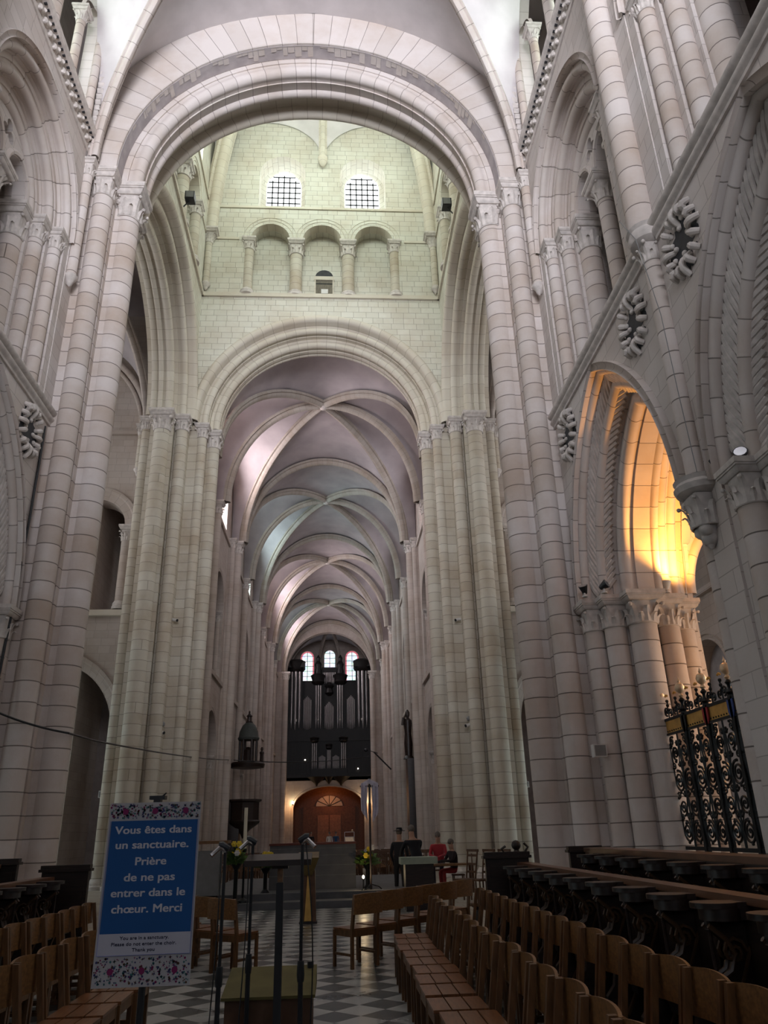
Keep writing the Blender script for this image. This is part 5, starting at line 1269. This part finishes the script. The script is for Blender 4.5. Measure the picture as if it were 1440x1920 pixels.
MB().lathe([(.35,5.7),(.3,5.8),(.22,5.9),(.26,6.6),(.20,7.2),(.27,7.8),(.25,8.0),(.09,8.15),(.14,8.3),(.14,8.5),(.04,8.65)],12,(5.15,48)).tube([(5.15,47.9,7.9),(4.85,47.8,8.1),(4.8,47.75,7.7)],.08,6).build('carved_figure',M['darkoak'],bd)
# =================================================================== PEOPLE
def person(label,loc,rz,top,legs,skin_h=1.7,pose='stand',hat=False,hair='hair',arms=None,bend=0,group=None):
    """one continuous skinned body, clothes by height through separate shells; local frame faces -Y"""
    t=thing('person',label,'person',loc,rz)
    s=skin_h/1.7
    J={}
    if pose=='stand':
        pel=(0,0,.93); kn=.50
        pts=[pel,(0,-.01+bend*.1,1.12),(0,-.02-bend*.35,1.36),(0,-.02-bend*.5,1.47),(0,-.03-bend*.6,1.56),(0,-.04-bend*.65,1.66)]
        hip=[(.10,0,.88),(.11,-.02,.50),(.12,0,.09),(.13,-.12,.04)]
    else:
        pel=(0,0,.55); pts=[pel,(0,-.02,.74),(0,-.06,.98),(0,-.07,1.09),(0,-.09,1.18),(0,-.11,1.28)]
        hip=[(.10,-.06,.53),(.12,-.44,.52),(.12,-.42,.09),(.12,-.54,.04)]
    sh=pts[2]; ar=arms or [(.20,0,.0),(.25,.02,-.28),(.23,-.10,-.50)]
    V=list(pts); E=[(i,i+1) for i in range(len(pts)-1)]; RR=[(.155,.115),(.15,.11),(.165,.11),(.06,.06),(.075,.085),(.078,.092)]
    for sx in (1,-1):
        b=len(V)
        for k,(p,r) in enumerate(zip(hip,((.09,.09),(.065,.065),(.048,.048),(.045,.035)))): V.append((p[0]*sx,p[1],p[2])); RR.append(r); E.append((0,b) if k==0 else (b+k-1,b+k))
        b=len(V)
        for k,(p,r) in enumerate(zip(ar,((.062,.062),(.045,.045),(.032,.032)))): V.append((sh[0]+p[0]*sx,sh[1]+p[1],sh[2]+.04+p[2])); RR.append(r); E.append((2,b) if k==0 else (b+k-1,b+k))
        hb=b+2; hv=Vector(V[hb]); ev=Vector(V[b+1]); d=(hv-ev).normalized(); side=d.cross(Vector((0,0,1)));
        if side.length<.1: side=Vector((1,0,0))
        side.normalize(); pb=len(V); V.append(tuple(hv+d*.06)); RR.append((.036,.02)); E.append((hb,pb))
        for f in range(4):
            q=len(V); base=hv+d*.08+side*(f-1.5)*.02; V.append(tuple(base)); RR.append((.010,.010)); E.append((pb,q))
            V.append(tuple(base+d*(.035+.006*(1.5-abs(f-1.5)))+Vector((0,0,-.008)))); RR.append((.009,.009)); E.append((q,q+1))
            V.append(tuple(base+d*(.065+.006*(1.5-abs(f-1.5)))+Vector((0,0,-.024)))); RR.append((.008,.008)); E.append((q+1,q+2))
        q=len(V); V.append(tuple(hv+d*.04-side*.04)); RR.append((.010,.010)); E.append((hb,q)); V.append(tuple(hv+d*.075-side*.05)); RR.append((.009,.009)); E.append((q,q+1))
    V=[tuple(c*s for c in v) for v in V]
    me=bpy.data.meshes.new('body'); me.from_pydata(V,E,[]); me.update()
    o=bpy.data.objects.new('body',me); COL.objects.link(o); o.parent=t
    md=o.modifiers.new('skin','SKIN'); md.use_smooth_shade=True
    if not me.skin_vertices: 
        import bmesh as _b
        bm=_b.new(); bm.from_mesh(me); bm.verts.layers.skin.verify(); bm.to_mesh(me); bm.free()
    for i,sv in enumerate(me.skin_vertices[0].data): sv.radius=(RR[i][0]*s,RR[i][1]*s); sv.use_root=(i==0)
    ss=o.modifiers.new('sub','SUBSURF'); ss.levels=2; ss.render_levels=2
    # clothing colours by body height and reach, computed on the object itself
    m,nt,b=mat('outfit_'+str(len(bpy.data.materials)),.8); L=nt.links.new
    tc=N(nt,'ShaderNodeTexCoord'); sp=N(nt,'ShaderNodeSeparateXYZ'); L(tc.outputs['Object'],sp.inputs[0])
    def gt(v): n=N(nt,'ShaderNodeMath'); n.operation='GREATER_THAN'; n.inputs[1].default_value=v*s; L(sp.outputs['Z'],n.inputs[0]); return n
    zs_=(.93,1.44) if pose=='stand' else (.60,1.07)
    m1=N(nt,'ShaderNodeMixRGB'); L(gt(zs_[0]).outputs[0],m1.inputs[0]); m1.inputs[1].default_value=(*legs,1); m1.inputs[2].default_value=(*top,1)
    m2=N(nt,'ShaderNodeMixRGB'); L(gt(zs_[1]).outputs[0],m2.inputs[0]); L(m1.outputs[0],m2.inputs[1]); m2.inputs[2].default_value=(.40,.23,.16,1)
    L(m2.outputs[0],b.inputs['Base Color']); me.materials.append(m)
    hx,hy,hz=[c*s for c in pts[-1]]
    MB().sphere((hx,hy+.015*s,hz+.045*s),.098*s,12,(.88,1.05,.95)).build('hair',M[hair],t,world=False)
    MB().sphere((hx,hy-.095*s,hz-.005*s),.016*s,6,(.8,1.2,1.3)).sphere((hx,hy-.088*s,hz-.045*s),.014*s,6,(1.6,.7,.5)).sphere((hx+.08*s,hy,hz-.0),.02*s,6,(.5,1,1.4)).sphere((hx-.08*s,hy,hz-.0),.02*s,6,(.5,1,1.4)).build('face_features',M['skin'],t,world=False)
    e=MB()
    for sx in (-1,1): e.sphere((hx+.03*s*sx,hy-.083*s,hz+.02*s),.010*s,6)
    e.build('eyes',M['black'],t,world=False)
    if hat: MB().lathe([(.001,hz+.155*s),(.075*s,hz+.15*s),(.095*s,hz+.08*s),(.17*s,hz+.07*s),(.17*s,hz+.06*s),(.09*s,hz+.06*s)],16,(hx,hy)).build('hat',M['navy'],t,world=False)
    return t
DK=(.010,.010,.014)
person('person in dark clothes and a brimmed hat, standing right of the altar',(2.36,22.0,0),R(150),DK,(.012,.012,.015),1.62,hat=True)
person('grey-haired person in a dark coat seen from behind, leaning over the side table',(2.62,20.0,0),R(200),DK,(.02,.02,.03),1.68,bend=.35,hair='hair',arms=[(.21,-.02,0),(.24,-.22,-.22),(.16,-.40,-.30)])
person('person in a bright red top seated at the table by the right pier',(3.75,24.6,.17),R(-15),(.36,.03,.04),(.03,.02,.03),1.72,'sit',arms=[(.19,-.02,0),(.24,-.12,-.24),(.12,-.34,-.26)],hair='hair')
person('grey-haired person in dark clothes with red trousers, seated sideways at the table',(4.12,24.0,.05),R(-70),(.02,.012,.014),(.30,.03,.03),1.62,'sit',arms=[(.19,-.02,0),(.24,-.14,-.22),(.10,-.36,-.22)])
person('person in a white shirt standing at the far end before the organ arch',(.16,70,0),R(20),(.62,.58,.52),(.30,.25,.2),1.72)
person('person in a blue top standing beside the one in white at the far end',(.72,70.6,0),R(-10),(.03,.09,.18),(.02,.02,.03),1.72)
person('small dark figure standing alone left of the pair at the far end',(-1.42,71,0),0,DK,DK,1.75)
# seats for the seated people
for k,(x,y) in enumerate(((3.75,24.75),(4.2,23.95))):
    t=thing('wooden_stool','low wooden stool under the %s seated person'%('red-topped' if k==0 else 'red-trousered'),'stool',(x,y,0))
    MB().box(x-.17,x+.17,y-.17,y+.17,.52 if k==0 else .42,.56 if k==0 else .46).build('seat',M['brownwood'],t)
    for sx in (-1,1):
        for sy in (-1,1): MB().box(x+sx*.14-.015,x+sx*.14+.015,y+sy*.14-.015,y+sy*.14+.015,0,.52 if k==0 else .42).build('leg',M['brownwood'],t)
# glass case at the far end
gc=thing('display_case','small white-framed case on a stand at the far end','case',(1.85,69,0))
b_=MB()
for x in (1.45,2.25):
    for y in (68.8,69.2): b_.box(x-.02,x+.02,y-.02,y+.02,0,1.75)
for z in (1.35,1.73): b_.box(1.45,2.25,68.78,68.82,z,z+.04).box(1.45,2.25,69.18,69.22,z,z+.04)
b_.build('frame',M['white'],gc); MB().box(1.5,2.2,68.85,69.15,1.0,1.35).sphere((2.1,69,1.85),.1,8).build('contents',M['goldpale'],gc)
# =================================================================== FIXTURES
def cctv(x,y,z,dx,label):
    t=thing('security_camera',label,'camera',(x,y,z))
    MB().tube([(x,y,z+.02),(x,y-.08,z+.02)],.03,8).build('mount',M['white'],t)
    MB().tube([(x-dx*.08,y-.09,z+.04),(x+dx*.13,y-.2,z-.02)],.065,12).build('housing',M['white'],t); MB().tube([(x+dx*.13,y-.2,z-.02),(x+dx*.15,y-.21,z-.026)],.058,12).build('lens',M['black'],t)
cctv(-5.9,30.6,9.8,1,'white bullet security camera high on the far left pier')
cctv(-6.0,30.4,5.35,1,'lower white security camera on the far left pier')
cctv(5.8,30.6,9.7,-1,'white bullet security camera high on the far right pier')
cctv(5.9,30.4,5.4,-1,'lower white security camera on the far right pier')
for x,l in ((-5.98,'left'),(5.93,'right')):
    t=thing('small_sensor','small grey sensor just above the lower %s security camera'%l,'sensor',(x,30.4,5.65)); MB().lathe([(.03,5.58),(.09,5.62),(.1,5.7),(.05,5.76)],12,(x,30.35)).build('body',M['grey'],t)
def wbox(x0,x1,y0,y1,z0,z1,label):
    t=thing('wall_speaker',label,'speaker',((x0+x1)/2,(y0+y1)/2,z0)); MB().box(x0,x1,y0,y1,z0,z1).build('case',M['white'],t); MB().box(x0+.02,x1-.02,y0-.006,y0,z0+.02,z1-.02).build('grille_cloth',M['grey'],t)
wbox(5.72,5.98,15.15,15.32,2.86,3.1,'white wall speaker box on the near right pier above the stalls')
wbox(7.95,8.25,30.98,31.18,3.1,3.32,'small pale speaker box low on the far right pier')
wbox(-8.28,-7.95,30.98,31.18,3.1,3.35,'small pale speaker box low on the far left pier')
def flood(x,y,z,d,label,aim=(0,0,1),r=.1,mt='black'):
    t=thing('floodlight',label,'lamp',(x,y,z)); a=Vector(aim).normalized(); p=Vector((x,y,z+.16))
    MB().tube([tuple(p-a*.09),tuple(p+a*.02),tuple(p+a*.09)],[r*.45,r*.8,r],12).build('reflector',M[mt],t)
    MB().tube([tuple(p+a*.088),tuple(p+a*.095)],r*.85,12).build('lens',M['chrome'],t)
    MB().tube([(x,y,z),(x,y,z+.1)],.022,6).lathe([(.06,z),(.06,z+.03)],10,(x,y)).build('bracket',M['white'],t)
flood(5.92,15.05,6.07,0,'dark spot lamp on the leftmost capital of the right arch pier',(-.3,-.4,.8))
flood(6.25,14.78,6.07,0,'round spot lamp beside it on the right arch pier capital, tilted left',(.5,-.5,.3))
flood(7.60,14.80,6.07,0,'white uplight glowing on the capital under the orange-lit arch',(.1,0,1),.11,'white')
MB().lathe([(.001,6.335),(.09,6.33)],12,(7.72,14.75),cap=False)
flood(6.05,9.25,6.1,0,'black spot lamp on the capital of the pier at the right edge',(-.2,.5,.8))
flood(6.25,8.95,6.1,0,'round spot lamp facing the camera on the pier at the right edge',(-.5,-.8,.4))
for sg,l in ((-1,'left'),(1,'right')):
    t=thing('box_floodlight','square black floodlight on the %s tower ledge'%l,'lamp',(5.75*sg,25,26.45))
    MB().box(*sorted((5.35*sg,5.75*sg)),24.75,25.15,26.75,27.15).build('housing',M['black'],t); MB().box(*sorted((5.38*sg,5.7*sg)),24.72,24.75,26.79,27.11).build('front_glass',M['grey'],t)
    MB().tube([(5.6*sg,24.95,26.75),(5.8*sg,24.95,26.45)],.03,6).build('bracket',M['black'],t)
# rope and cables
def cable(pts,r,label,name='rope'):
    t=MB().tube(pts,r,6).build(name,M['black']); tag(t,label,'cable'); return t
def sag(a,b,s,n=16): a=Vector(a);b=Vector(b); return [tuple(a.lerp(b,i/n)+Vector((0,0,-s*4*(i/n)*(1-i/n)))) for i in range(n+1)]
cable(sag((-5.95,15.2,3.98),(-4.72,16.1,3.62),.05)+sag((-4.72,16.2,3.58),(-5.2,45.3,5.64),.12)[1:],.022,'thin dark rope strung from the near left pier towards the nave')
cable(sag((-5.1,45.5,5.64),(3.24,60,7.0),.25),.03,'thin rope crossing the nave in front of the organ')
cable([(-6.0,15.6,10.4),(-5.97,15.55,10.0),(-5.95,15.5,8),(-5.96,15.45,6.2),(-5.94,15.3,4.5),(-5.95,15.2,3.9)],.028,'dark cable running down the wall beside the near left pier','cable')
cable([(5.55,9.72,11.2),(5.66,9.5,10.6),(5.78,9.42,9.0),(5.8,9.42,7.5),(5.82,9.4,6.2)],.006,'thin grey cable running down beside the slender right wall shaft','cable').data.materials[0]=M['grey']
lb=thing('lamp_bracket','thin angled metal arm with a small spotlight on the right nave wall','bracket',(4.9,60,6.2))
MB().tube([(4.9,60,6.0),(3.6,60,7.3)],.06,6).tube([(3.9,60,7.2),(3.0,60,7.5)],.03,6).build('arm',M['black'],lb); MB().sphere((3.0,59.95,7.45),.14,8).build('spot_head',M['black'],lb)
for x,z in ((-2.55,12.1-3.1),(3.1,8.0)): 
    t=thing('gallery_lamp','tiny white light in the dark organ gallery, %s side'%('left' if x<0 else 'right'),'lamp',(x,84.8,z)); MB().sphere((x,84.8,z),.06,8).build('bulb',M['g_spark'],t)
